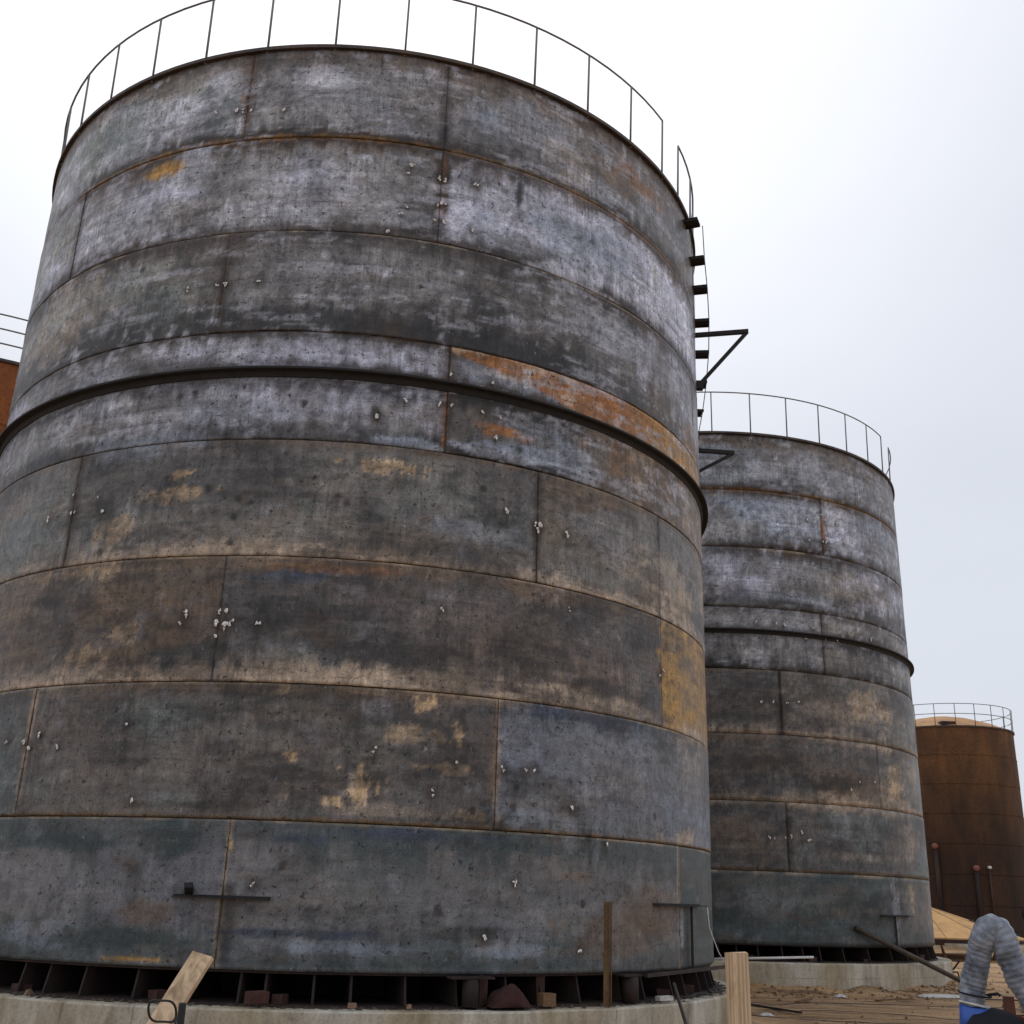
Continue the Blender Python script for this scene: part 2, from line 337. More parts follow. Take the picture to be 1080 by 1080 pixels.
P1 = [(-106.4,12.15,5.3,0.5,"teal",0.6), (-109.9,11.42,3.9,0.66,"pale",0.6), (-123.9,12.38,7.3,0.57,"teal",0.5), (-113.7,11.39,5.2,0.13,"ochre",0.8), (-102.1,12.32,1,0.83,"rust",0.5), (-102.1,12.32,0.6,0.83,"rustdk",0.8), (-91.4,12.58,5.2,0.23,"pale",0.4), (-68.2,12.29,2.8,0.29,"blue",0.5), (-74.9,12,0.5,0.4,"black",1), (-46.4,12.38,7.8,0.35,"brown",0.6), (-39.1,12.54,7.2,0.25,"rust",0.4), (-55.9,12.14,5.1,0.42,"tanp",0.25), (-85.3,11.34,1.7,0.08,"pale",0.8), (-91.7,10.77,7.5,0.3,"pale",0.5), (-122,10.67,8.9,0.43,"pale",0.5), (-64.3,11.14,7.2,0.22,"pale",0.6), (-46.4,10.94,8.7,0.36,"blue",0.5), (-77.9,10.53,3.1,0.37,"black",0.4), (-90.9,10.62,2,0.3,"black",0.35), (-74.7,10.91,0.9,0.73,"rustdk",1), (-74.7,10.91,0.4,0.61,"rust",0.3), (-63.9,11.23,0.6,0.24,"black",0.7), (-111.6,9.19,5.4,0.3,"teal",0.5), (-132.5,9.49,12.5,0.71,"tanp",0.3), (-67.7,9.16,5.9,0.42,"black",0.6), (-90.5,9.45,4.8,0.28,"grey",0.3), (-34.2,9.1,6.7,0.97,"brown",0.4), (-48.5,9.59,7.9,0.38,"pale",0.35), (-102.2,9.2,0.7,0.64,"rustdk",0.7), (-61.4,8.58,8.6,0.08,"rust",1), (-52,8.56,7,0.13,"rust",1), (-37.4,8.43,8.8,0.22,"ochre",1), (-64.1,8.36,5.4,0.08,"tanp",0.5), (-24.9,8.21,6.2,0.33,"ochre",1), (-48.4,8.46,9.8,0.18,"rust",0.8), (-99.3,7.56,11.2,0.24,"blue",0.4), (-77.1,7.15,5.7,0.13,"blue",0.7), (-61,7.32,9.9,0.16,"blue",0.8), (-65.1,7.56,3.6,0.13,"rust",0.8), (-81.2,7.53,1,0.15,"black",0.7), (-45.6,7.62,3.2,0.36,"rust",0.6), (-28.6,5.14,7.1,0.7,"ochre",1), (-32.4,4.53,5.3,0.4,"ochre",1), (-34.2,5.16,2.7,0.61,"ochre",0.8), (-55.6,10.22,10.1,0.22,"pale",0.5), (-95,10.39,8.9,0.21,"pale",0.5), (-33.7,10.59,12.4,0.43,"pale",0.5), (-37.6,7.45,10.8,0.37,"brown",0.8), (-27.9,7.4,7.1,0.39,"brown",0.9), (-110.3,7.13,8.8,0.2,"blue",0.5), (-72.7,7.61,0.6,0.52,"rust",0.7), (-21.4,8.67,5.8,0.69,"ochre",0.4), (-105.2,6.45,6.5,0.15,"tan",0.5), (-104.3,6.69,2.8,0.13,"tan",0.7), (-112.5,6.01,4.4,0.25,"tan",0.4), (-79.2,6.85,5.1,0.17,"tan",0.7), (-89.8,6.24,3.3,0.12,"teal",0.4), (-129,6.26,9.7,0.49,"teal",0.5), (-68.3,6.15,7.3,0.17,"blue",0.3), (-37.9,6.3,11.5,0.35,"tanp",0.4), (-48.4,6.44,7.4,0.4,"grey",0.5), (-28.8,5.98,9.7,0.36,"tan",0.4), (-117.5,5.51,10.3,0.13,"tan",0.4), (-121.8,5.2,4.7,0.1,"black",0.7), (-113.8,4.48,5.8,0.12,"tan",0.4), (-108.8,4.71,3.3,0.14,"tan",0.35), (-84.8,5.49,9.7,0.07,"rust",0.3), (-89,5.4,6.5,0.09,"bluedk",0.8), (-89.2,4.45,7.4,0.2,"teal",0.3), (-92.3,4.44,5.3,0.16,"tanp",0.2), (-60.3,4.71,8,0.26,"black",0.45), (-71.3,5.04,5.7,0.35,"plum",0.5), (-51.7,4.3,13.4,0.09,"tanp",0.8), (-58.5,5.52,9.9,0.12,"brown",0.6), (-122.5,4.14,12.2,0.07,"tanp",0.9), (-107.9,4.21,10.4,0.07,"tanp",0.7), (-73.2,4.31,13.5,0.06,"tanp",0.5), (-40.7,4.25,9.3,0.11,"tanp",0.8), (-102.9,3.68,6.4,0.3,"teal",0.7), (-101.1,2.84,5.5,0.16,"teal",0.7), (-87,3.29,1.3,0.12,"tan",1), (-87.3,3.03,0.8,0.2,"tan",0.7), (-88.8,4.04,1.4,0.06,"tan",0.6), (-80.2,3.06,3.2,0.29,"tan",1), (-82.1,2.85,1.8,0.12,"tan",0.8), (-73.5,3.98,2.6,0.13,"tan",0.8), (-69.5,3.66,1.3,0.19,"tan",0.7), (-73.9,3.62,4.3,0.13,"tan",0.4), (-70.4,3.27,3.8,0.08,"tan",0.5), (-77.5,2.77,6.1,0.08,"tanp",0.5), (-97.3,3.26,2.7,0.26,"plum",0.6), (-94.6,2.76,6.2,0.08,"black",0.5), (-111.3,3.26,5.3,0.37,"plum",0.4), (-66.9,2.77,3.4,0.08,"tan",0.5), (-64.8,3.42,0.5,0.65,"brown",0.6), (-48.4,4.05,15.1,0.12,"bluedk",0.8), (-59.8,2.82,6.4,0.11,"blue",0.6), (-48.4,2.78,12.3,0.11,"teal",0.5), (-26.2,3.83,7.3,0.8,"tanp",0.4), (-46.7,3.6,11.3,0.29,"grey",0.4), (-54.5,2.96,1.7,0.15,"black",0.5), (-30.8,2.72,7.2,0.15,"tan",0.5), (-113.5,2.37,14.7,0.14,"teald",0.9), (-98.3,2.4,4.2,0.22,"teald",0.8), (-115.3,1.37,8.5,0.17,"blue",0.7), (-103.2,1.37,11.1,0.13,"teald",0.9), (-101.5,1.66,3.2,0.13,"brown",0.5), (-102.9,1.9,0.9,0.29,"black",0.3), (-118.3,2.01,6.2,0.25,"grey",0.5), (-87.2,2.43,4.9,0.07,"bluedk",0.9), (-72.2,2.52,10.7,0.07,"bluedk",0.8), (-82.3,1.35,10.7,0.09,"blue",0.9), (-86.3,1.48,10.7,0.06,"bluedk",0.9), (-62.9,1.35,4.6,0.08,"blue",0.8), (-72.4,1.2,21.7,0.05,"teald",0.8), (-70.7,1.71,1.5,0.08,"black",0.6), (-66.3,1.52,6.6,0.08,"black",0.5), (-45,1.54,11.4,0.32,"brown",0.5), (-59.7,2.45,11.6,0.07,"teald",0.6), (-52.9,2.16,2.9,0.08,"brown",0.5), (-92.3,1.69,1,0.47,"black",0.5), (-92.8,2.36,0.6,0.24,"tan",0.9), (-100.7,1.18,4.2,0.03,"ochre",0.9), (-39.1,1.81,9.4,0.45,"brown",0.5), (-28.6,1.82,3.8,0.71,"teald",0.7), (-31.5,1.53,0.9,0.29,"pale",0.7)]
SC1 = [(-103.6,12.15), (-102.5,12.13), (-101.5,12.12), (-96.7,12.09), (-106.7,12.16), (-79.0,11.31), (-79.6,11.16), (-75.5,11.15), (-74.7,11.14), (-75.1,10.74), (-74.3,10.76), (-75.6,10.46), (-74.4,10.46), (-79.2,10.62), (-80.0,10.48), (-81.4,10.21), (-70.5,11.17), (-70.5,10.44), (-69.9,11.18), (-107.1,9.32), (-102.9,9.35), (-101.7,9.34), (-97.3,9.34), (-72.2,8.22), (-66.7,8.23), (-81.2,7.49), (-77.8,7.76), (-73.6,7.77), (-72.0,7.78), (-67.9,7.78), (-65.6,7.74), (-66.1,7.45), (-120.2,6.59), (-120.2,6.32), (-119.6,6.34), (-124.7,6.33), (-115.8,6.48), (-115.0,6.29), (-64.3,6.46), (-60.3,6.39), (-59.5,6.37), (-59.9,6.31), (-55.5,6.36), (-101.1,4.91), (-101.5,4.80), (-97.0,4.94), (-96.3,4.93), (-97.2,4.80), (-96.1,4.76), (-95.6,4.80), (-97.0,4.66), (-92.5,4.78), (-71.8,5.11), (-37.1,4.82), (-36.0,4.89), (-121.3,3.46), (-120.2,3.42), (-115.8,3.42), (-106.5,3.64), (-124.6,3.50), (-71.8,2.99), (-63.6,3.31), (-60.7,3.32), (-59.6,3.34), (-54.2,2.94), (-69.1,3.34), (-118.9,3.55), (-61.7,2.06), (-89.9,1.96), (-65.2,1.48), (-52.7,1.36), (-78.5,3.43), (-104.3,2.79), (-54.8,5.36), (-48.4,2.56)]
DK1 = [(-100.4,6.47), (-96.5,6.34), (-94.9,6.29), (-84.8,6.42), (-83.7,6.32), (-91.0,5.91), (-114.2,5.75), (-96.8,6.11), (-96.9,5.77), (-120.9,7.90), (-105.9,7.76), (-103.7,7.78), (-90.0,7.62), (-64.9,6.31), (-62.7,7.37), (-48.8,6.87), (-67.4,6.73), (-114.9,9.78), (-87.1,2.16), (-70.7,1.76), (-51.5,2.60), (-52.3,1.87), (-62.2,2.89), (-61.7,3.12), (-67.1,2.82), (-38.8,2.96)]
SC2 = [(-70.2,11.01), (-68.1,10.99), (-65.9,11.21), (-64.6,11.00), (-61.2,11.07), (-69.8,10.44), (-66.2,10.48), (-65.0,10.50), (-59.0,10.58), (-85.0,8.24), (-80.2,8.25), (-78.3,8.24), (-70.6,8.22), (-72.6,7.97), (-67.3,8.00), (-63.7,8.00), (-51.7,8.23), (-95.6,8.02), (-84.5,6.37), (-81.6,6.38), (-78.4,6.38), (-75.6,6.40), (-62.9,4.52), (-59.8,4.69), (-54.9,4.73), (-84.2,3.36), (-83.0,3.31), (-80.6,3.36), (-79.0,3.38), (-76.8,3.46), (-75.0,3.32)]
P2 = [(-91.7,12.66,7,0.21,"blue",0.5), (-53.2,12.61,10.8,0.22,"brown",0.4), (-75.2,11.95,10.5,0.15,"black",0.5), (-82.9,11.31,14.6,0.2,"blue",0.6), (-67.7,11.13,15,0.38,"pale",0.4), (-65.7,10.78,1.2,0.51,"rust",0.7), (-46.5,11.21,12.2,0.41,"blue",0.5), (-76.9,8.93,12.5,0.12,"blue",0.5), (-79,9.63,12.3,0.29,"grey",0.5), (-56.8,9.46,15.7,0.38,"tanp",0.3), (-87,7.25,8.9,0.11,"black",0.5), (-87.4,6.35,8.7,0.44,"black",0.3), (-53.2,6.54,12.2,0.47,"tan",0.5), (-60.2,6.34,23.2,0.46,"tanp",0.25), (-85.9,4.85,13.1,0.38,"black",0.5), (-45.3,4.93,6,0.69,"tan",0.8), (-67.4,4.63,6.7,0.26,"black",0.5), (-86.2,4.12,17.5,0.08,"tanp",0.7), (-62.5,4.03,25.1,0.09,"tanp",0.8), (-54.5,5.55,14.9,0.09,"tanp",0.6), (-90.7,3.38,8.3,0.51,"brown",0.5), (-62.9,3.61,8.7,0.38,"grey",0.5), (-40.6,3.41,7.8,0.67,"tanp",0.5), (-57.6,3.01,16,0.08,"tanp",0.4), (-76.2,2.53,19.1,0.12,"teald",0.8), (-79.1,1.44,18,0.23,"teald",0.8), (-50.3,2,1.6,0.82,"pale",0.6), (-42.5,2.12,2.1,0.53,"tan",0.7), (-87.2,2,10.3,0.23,"grey",0.5), (-68,7.86,1.1,0.7,"plum",0.7), (-80.3,6.39,0.9,0.55,"black",0.7), (-79.5,3.32,0.7,0.61,"black",0.6), (-20.8,2.26,10.5,1,"tanp",0.4)]

SEAMS1 = [[-162,-102,-75,-15,45,105,150], [-131,-75,-15,45,105,165], [-162,-102,-20,18,78,138], [-152,-72.5,-12,48,108,168],
          [-120,-59.8,-36.7,23,83,143,180], [-157,-97,-36.5,23,83,143], [-120.8,-64.4,-4,56,116,176], [-153,-93,-32.5,27,87,147]]
SEAMS2 = [[-168,-106,-26,20,80,140], [-126,-66,-6,54,114,174], [-160,-104,-24,38,98,158], [-128,-68,-8,52,112,172],
          [-140,-80,-20,40,100,160], [-113,-53,7,67,127,-173], [-140,-80,-20,40,100,160], [-110,-50,10,70,130,-170]]
# plate tones per course: (upper angle limit, tone, second tone)
PL1 = [[(-102,'green','pale'), (-75,'steel','grey'), (200,'steel','warm')],
       [(-131,'lav','green'), (-75,'grey','lav'), (200,'lav','blue')],
       [(-102,'green','greyd'), (-42,'grey','greyd'), (200,'grey','lav')],
       [(-72.5,'lav','grey'), (-42,'blue','greyd'), (200,'brown','tanp')],
       [(-120,'teal','warm'), (-59.8,'warm','greyd'), (-36.7,'warm','brown'), (200,'warm','tanp')],
       [(-97,'greyd','brown'), (-36.5,'plum','greyd'), (200,'ochre','ochre')],
       [(-120.8,'teal','greyd'), (-64.4,'warm','plum'), (200,'steel','blue')],
       [(-93,'grey','steel'), (-32.5,'steel','grey'), (200,'brown','teald')]]
PL2 = [[(-26,'steel','greyd'), (200,'greyd','warm')], [(-66,'blue','grey'), (200,'lav','steel')], [(-24,'grey','lav'), (200,'grey','warm')],
       [(-68,'grey','greyd'), (200,'warm','greyd')], [(-80,'greyd','greyd'), (200,'warm','greyd')], [(-53,'greyd','brown'), (200,'warm','tanp')],
       [(-80,'brown','greyd'), (200,'teal','greyd')], [(-50,'teald','teal'), (200,'greyd','warm')]]
# stain bands along the girth seams, plus painted shade below the ring: z, reach up, reach down, tone above, tone below, strength
BANDS = [(11.62,.24,.17,'greyd','brown',.8), (11.62,.13,.11,'rustdk','rustdk',1.), (11.62,.04,.03,'ochre','rust',.4), (10.12,.22,.3,'greyd','greyd',.6), (10.12,.12,.15,'rustdk','rustdk',1.),
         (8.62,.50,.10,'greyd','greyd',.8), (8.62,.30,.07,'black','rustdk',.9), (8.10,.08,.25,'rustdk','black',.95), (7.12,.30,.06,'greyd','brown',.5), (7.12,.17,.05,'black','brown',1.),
         (5.62,.12,.12,'tanp','brown',.9), (4.12,.15,.08,'tanp','brown',.95), (2.62,.035,.27,'brown','teald',.8), (2.62,.025,.02,'ochre','ochre',.25), (13.1,.1,.12,'rustdk','rustdk',1.), (13.0,.05,.22,'brown','brown',.6), (1.12,.30,.1,'teald','teald',.9), (1.4,.05,.04,'teal','teal',.25)]
def blend(c, tone, m): return c*(1-m[:, None]) + TONE[tone][None, :]*m[:, None]
def paint(th, z, ck, seams, plates, patches, scars, darks, seed, strip=False):
    u = rad(1)*R*th
    tones = plates[ck]; c = np.zeros((len(th), 3))
    big = fbm(u*.45, z*.9, seed+ck, 7, .66); big2 = fbm(u*1.6, z*2.2, seed+ck+40, 7, .68)
    lo = -1e9
    for lim, a, b in tones:
        s = (th > lo) & (th <= lim); k = sst(big, .42, .6)[s][:, None]
        c[s] = TONE[a]*(1-k) + TONE[b]*k; lo = lim
    # each plate slightly different
    mul = np.ones(len(th))
    for i, s0 in enumerate(sorted(seams[ck])):
        mul[th > s0] = 1+.14*math.sin(seed*3.1+i*7.7+ck*2.3)
    c *= mul[:, None]*[1.2, 1.3, 1.2, 1.22, .92, .78, .78, .66][ck]  # upper courses brightened, lower ones darkened: sky light painted into the tone
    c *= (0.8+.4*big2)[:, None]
    m = sst(fbm(u*.8+9, z*1.1, seed+71+ck, 7, .68), .5, .6)*(.32 if ck < 6 else .12); c = blend(c, 'brown', m)
    m = sst(fbm(u*.6+3, z*1.6, seed+91+ck, 7, .68), .52, .6)*.55; c = blend(c, 'greyd', m)
    m = sst(fbm(u*.5+33, z*.7, seed+131, 7, .65), .58, .68)*.3; c = blend(c, 'teal', m)
    # streaky drips below every seam
    zt = ZT-CH*ck; d = zt-z
    dr = vn(u*5, z*0+ck*5, seed+5); dr2 = vn(u*17, z*.6, seed+6)
    c = blend(c, 'greyd', np.clip((dr*.9+.15*dr2)-d*.9, 0, 1)*.55)
    # girth seam stains and the painted shade under the ring, wandering edge
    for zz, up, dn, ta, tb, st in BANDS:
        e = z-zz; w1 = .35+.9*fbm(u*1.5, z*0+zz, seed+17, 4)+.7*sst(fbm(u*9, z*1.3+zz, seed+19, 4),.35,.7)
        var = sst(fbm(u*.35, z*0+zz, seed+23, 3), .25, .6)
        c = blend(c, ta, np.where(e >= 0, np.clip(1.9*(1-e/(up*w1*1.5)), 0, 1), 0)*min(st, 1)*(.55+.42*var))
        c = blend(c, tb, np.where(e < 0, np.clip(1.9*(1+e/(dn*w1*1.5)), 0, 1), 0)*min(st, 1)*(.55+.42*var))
    if ck < 5:
        e = z-(zt-CH); comb = sst(vn(u*13, z*0+ck, seed+31), .35, .9)*sst(vn(u*1.3, z*0+ck, seed+33), .25, .75)
        c = blend(c, 'black', (e < .04+.26*comb)*sst(comb, .1, .4)*.45*(1-np.clip(e/.32, 0, 1)))
        e = zt-z; comb = sst(vn(u*11, z*0+ck, seed+35), .4, .95)*sst(vn(u*.9, z*0+ck, seed+37), .35, .8)
        c = blend(c, 'greyd', (e < .05+.5*comb)*sst(comb, .1, .4)*.5*(1-np.clip(e/.6, 0, 1)))
    for s0 in seams[ck]:
        e = np.abs(u-rad(1)*R*s0); w1 = .5+1.2*vn(z*4, z*0+s0, seed+9)
        tn = 'rustdk' if ck < 5 else ('tanp' if ck > 5 and seed == 1 else 'greyd')
        c = blend(c, tn, np.clip(1.5*(1-e/((.12 if ck < 4 else .085 if ck < 5 else .05)*w1)), 0, 1)*.7)
    for (pt, pz, wt, wz, tn, st) in patches:
        if abs(pz-(zt-CH/2)) > CH/2+.45 and wz < 1: continue
        if pz > zt+.02 or pz < zt-CH-.02: continue
        e = np.sqrt(((th-pt)/max(wt, .25))**2 + ((z-pz)/max(wz, .04))**2)
        nb = fbm(u*2.6, z*3.4, seed+int(abs(pt))%13, 7, .72)*.6 + fbm(u*1.4, z*9, seed+int(abs(pt))%11, 6, .7)*.25 + fbm(u*9, z*1.2, seed+int(abs(pt))%7, 6, .7)*.15
        if ck >= 5 and tn in ('blue', 'teal', 'grey', 'pale', 'tanp'): st = st*.55
        if tn == 'tan': nb = .45*nb+.3*fbm(u*9, z*1.6, 5, 6, .75)+.25*fbm(u*8, z*9, 8, 5, .8); c = blend(c, tn, sst(1.05-e+(nb-.5)*5.5, .35, .6)*min(1, st*.95))
        else: c = blend(c, tn, sst(1.2-e+(nb-.5)*3.2, .15, .75)*min(1, st*1.25))
    if seed == 1 and ck == 3:      # the orange plate strip above the ring and the rusty plate below it
        lowb = 8.12+.40*np.clip((-52-th)/20, 0, 1)+.10*(fbm(u*2.5, z*2, 44, 6, .7)-.5)
        m = (th > -72.2)*sst(z-lowb, -.03, .03)*(z > 8.1)
        c = blend(c, 'rust', m*.92); c = blend(c, 'ochre', m*sst(th, -48, -30)*.7); c = blend(c, 'tanp', m*sst(fbm(u*3, z*5, 45, 6, .7), .55, .62)*.6)
        m = sst(th+14*(fbm(u*.8, z*1.6, 46, 5, .65)-.5), -56, -40)*(z < 8.05); c = blend(c, 'brown', m*.85); c = blend(c, 'tanp', m*sst(fbm(u*2, z*3, 47, 6, .7), .5, .6)*.4)
    if seed == 1 and ck == 5:
        m = (th > -36.4)*(th < 23); c = blend(c, 'ochre', m*(.75+.25*sst(fbm(u*3, z*2, 48, 6, .7), .4, .55))*sst(z, 4.13, 4.42))
    for (pt, pz) in scars:
        e = np.hypot((th-pt)*rad(1)*R, z-pz); c = blend(c, 'rustdk', np.clip(1.3-e/.10, 0, 1)*.6)
        dx = np.abs((th-pt)*rad(1)*R+.01*np.sin(z*9)); c = blend(c, 'rustdk', (z < pz)*np.clip(1-dx/.035, 0, 1)*np.clip(1-(pz-z)/.45, 0, 1)*.5)
    for (pt, pz) in darks:
        e = np.hypot((th-pt)*rad(1)*R, z-pz)+(fbm(u*8, z*8, 3, 3)-.5)*.05; c = blend(c, 'black', sst(-e, -.055, -.03)*.85)
    for zz in (5.62, 4.12, 2.62, 10.12):
        e = zz-z; c = blend(c, 'tan', np.where((e > 0) & (e < .03), .4*sst(fbm(u*2.5, z*0+zz, seed+66, 4), .5, .6), 0))
    m = sst(fbm(u*2.2, z*2.6, seed+201, 7, .72), .6, .67)*.4; c = blend(c, 'black', m)
    if ck > 3: m = sst(fbm(u*1.0+7, z*2.8, seed+301+ck, 7, .7), .52, .62)*(.5 if ck < 7 else .25); c = blend(c, 'black', m)
    m = sst(fbm(u*1.1, z*5, seed+203, 7, .72), .56, .66)*(.4 if ck < 4 else .1); c = blend(c, 'pale' if ck < 4 else 'tanp', m)
    m = sst(fbm(u*5+50, z*4, seed+221, 5), .68, .78)*(.45 if ck < 4 else .12); c = blend(c, 'pale', m)
    return np.clip(c, .008, .8)
def plate(name, parent, a0, a1, z0, z1, step, ck, tb, r0, seamy):
    nu = max(2, int((a1-a0)*rad(1)*R/step)); nv = max(2, int((z1-z0)/step))
    th = np.linspace(a0, a1, nu+1); zz = np.linspace(z0, z1, nv+1)
    T, Z = np.meshgrid(th, zz, indexing='ij'); T = T.ravel(); Z = Z.ravel(); u = T*rad(1)*R
    ej = .006*(fbm(u*3, Z*0+ck, 5, 4)-.5)*2
    Zg = Z.copy(); edge0 = np.isclose(Z, z0); Zg[edge0] += np.abs(ej[edge0])*1.2
    rr = r0 + .016*(fbm(u*.9, Z*1.2, 31, 3)-.5) + .004*(fbm(u*3, Z*3, 37, 3)-.5)
    P = np.stack([rr*np.cos(np.radians(T)), rr*np.sin(np.radians(T)), Zg], 1)
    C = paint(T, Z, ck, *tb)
    n = nu+1; m = nv+1
    i, j = np.meshgrid(np.arange(nu), np.arange(nv), indexing='ij'); i = i.ravel(); j = j.ravel()
    F = np.stack([i*m+j, (i+1)*m+j, (i+1)*m+j+1, i*m+j+1], 1)
    # rim faces give the plate its thickness
    me = bpy.data.meshes.new(name)
    k = len(P); bi = np.concatenate([np.arange(n)*m, (n-1)*m+np.arange(1, m), np.arange(n-2, -1, -1)*m+m-1, np.arange(m-2, 0, -1)])
    Pb = P[bi].copy(); q = (rr[bi]-.02)/rr[bi]; Pb[:, 0] *= q; Pb[:, 1] *= q
    nb = len(bi); jj = np.arange(nb); j2 = (jj+1) % nb
    Fb = np.stack([bi[j2], bi[jj], k+jj, k+j2], 1)
    V = np.concatenate([P, Pb]); FF = np.concatenate([F, Fb])
    me.vertices.add(len(V)); me.vertices.foreach_set('co', V.ravel())
    me.loops.add(FF.size); me.loops.foreach_set('vertex_index', FF.ravel())
    me.polygons.add(len(FF)); me.polygons.foreach_set('loop_start', np.arange(len(FF))*4); me.polygons.foreach_set('loop_total', np.full(len(FF), 4))
    me.update(calc_edges=True)
    sm = np.ones(len(FF), bool); sm[len(F):] = False; me.polygons.foreach_set('use_smooth', sm)
    Ca = np.concatenate([C, np.repeat([[.04, .028, .02]], nb, 0)])
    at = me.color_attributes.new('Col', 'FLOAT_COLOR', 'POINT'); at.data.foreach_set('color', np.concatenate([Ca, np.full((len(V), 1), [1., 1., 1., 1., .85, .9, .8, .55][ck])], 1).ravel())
    uvl = me.uv_layers.new(name='UVMap'); UU = np.concatenate([np.stack([u, Z], 1), np.stack([u[bi], Z[bi]], 1)])
    uvl.data.foreach_set('uv', (UU[FF.ravel()] + np.array([seamy*3.7, ck*.31])).ravel())
    me.materials.append(MAT['shell'])
    o = bpy.data.objects.new(name, me); COL.objects.link(o); o.parent = parent; return o
def cyl(th, r, z): return Vector((r*math.cos(rad(th)), r*math.sin(rad(th)), z))
def arc(t0, t1, r, z, step=2., jr=0, jz=0):
    n = max(2, int(abs(t1-t0)/step)); return [cyl(t0+(t1-t0)*i/n, r+random.uniform(-jr, jr), z+random.uniform(-jz, jz)) for i in range(n+1)]
def make_scar(parent, th, z, big=1.):
    mb = MB(); c0 = Vector((R+.012, 0, 0))
    for _ in range(random.randint(2, 3)):
        c = c0 + Vector((random.uniform(0, .012), random.uniform(-.022, .022), random.uniform(-.025, .025)))*big
        rr = [random.uniform(.004, .026)*big for _ in range(6)]
        a0 = random.uniform(0, 6)
        ring = [c + Vector((random.uniform(-.006, .004), math.cos(a0+k*1.047)*rr[k], math.sin(a0+k*1.047)*rr[k]*random.uniform(.7, 1.8))) for k in range(6)]
        mb.add([c+Vector((.010*big, random.uniform(-.006,.006), random.uniform(-.008,.008)))]+ring+[c-Vector((.01, 0, 0))], [(0, 1+k, 1+(k+1) % 6) for k in range(6)]+[(7, 1+(k+1) % 6, 1+k) for k in range(6)])
    o = mb.build('weld_scar', MAT['scar'], parent, False)
    o.rotation_euler = (0, 0, rad(th)); o.location = (0, 0, z); return o
def copy_to(o, parent, rz=None, dz=None):
    c = o.copy(); COL.objects.link(c); c.parent = parent
    if rz is not None: c.rotation_euler = (0, 0, rz)
    return c
def guard_rail(parent, r, z, posts, t0, t1, h=1.12, rails=(1.,), pr=.017):
    mb = MB()
    for k in rails: mb.tube(arc(t0, t1, r+.03*k, z+h*k, 3.), pr*.95, 6)
    g = mb.build('guard_rail', MAT['railsteel'], parent)
    p0 = None
    for th in posts:
        if p0 is None:
            p0 = MB().tube([Vector((r, 0, z-.05)), Vector((r+.03, 0, z+h))], pr, 6).build('rail_post', MAT['railsteel'], g); p0.rotation_euler = (0, 0, rad(th))
        else: copy_to(p0, g, rad(th))
    return g
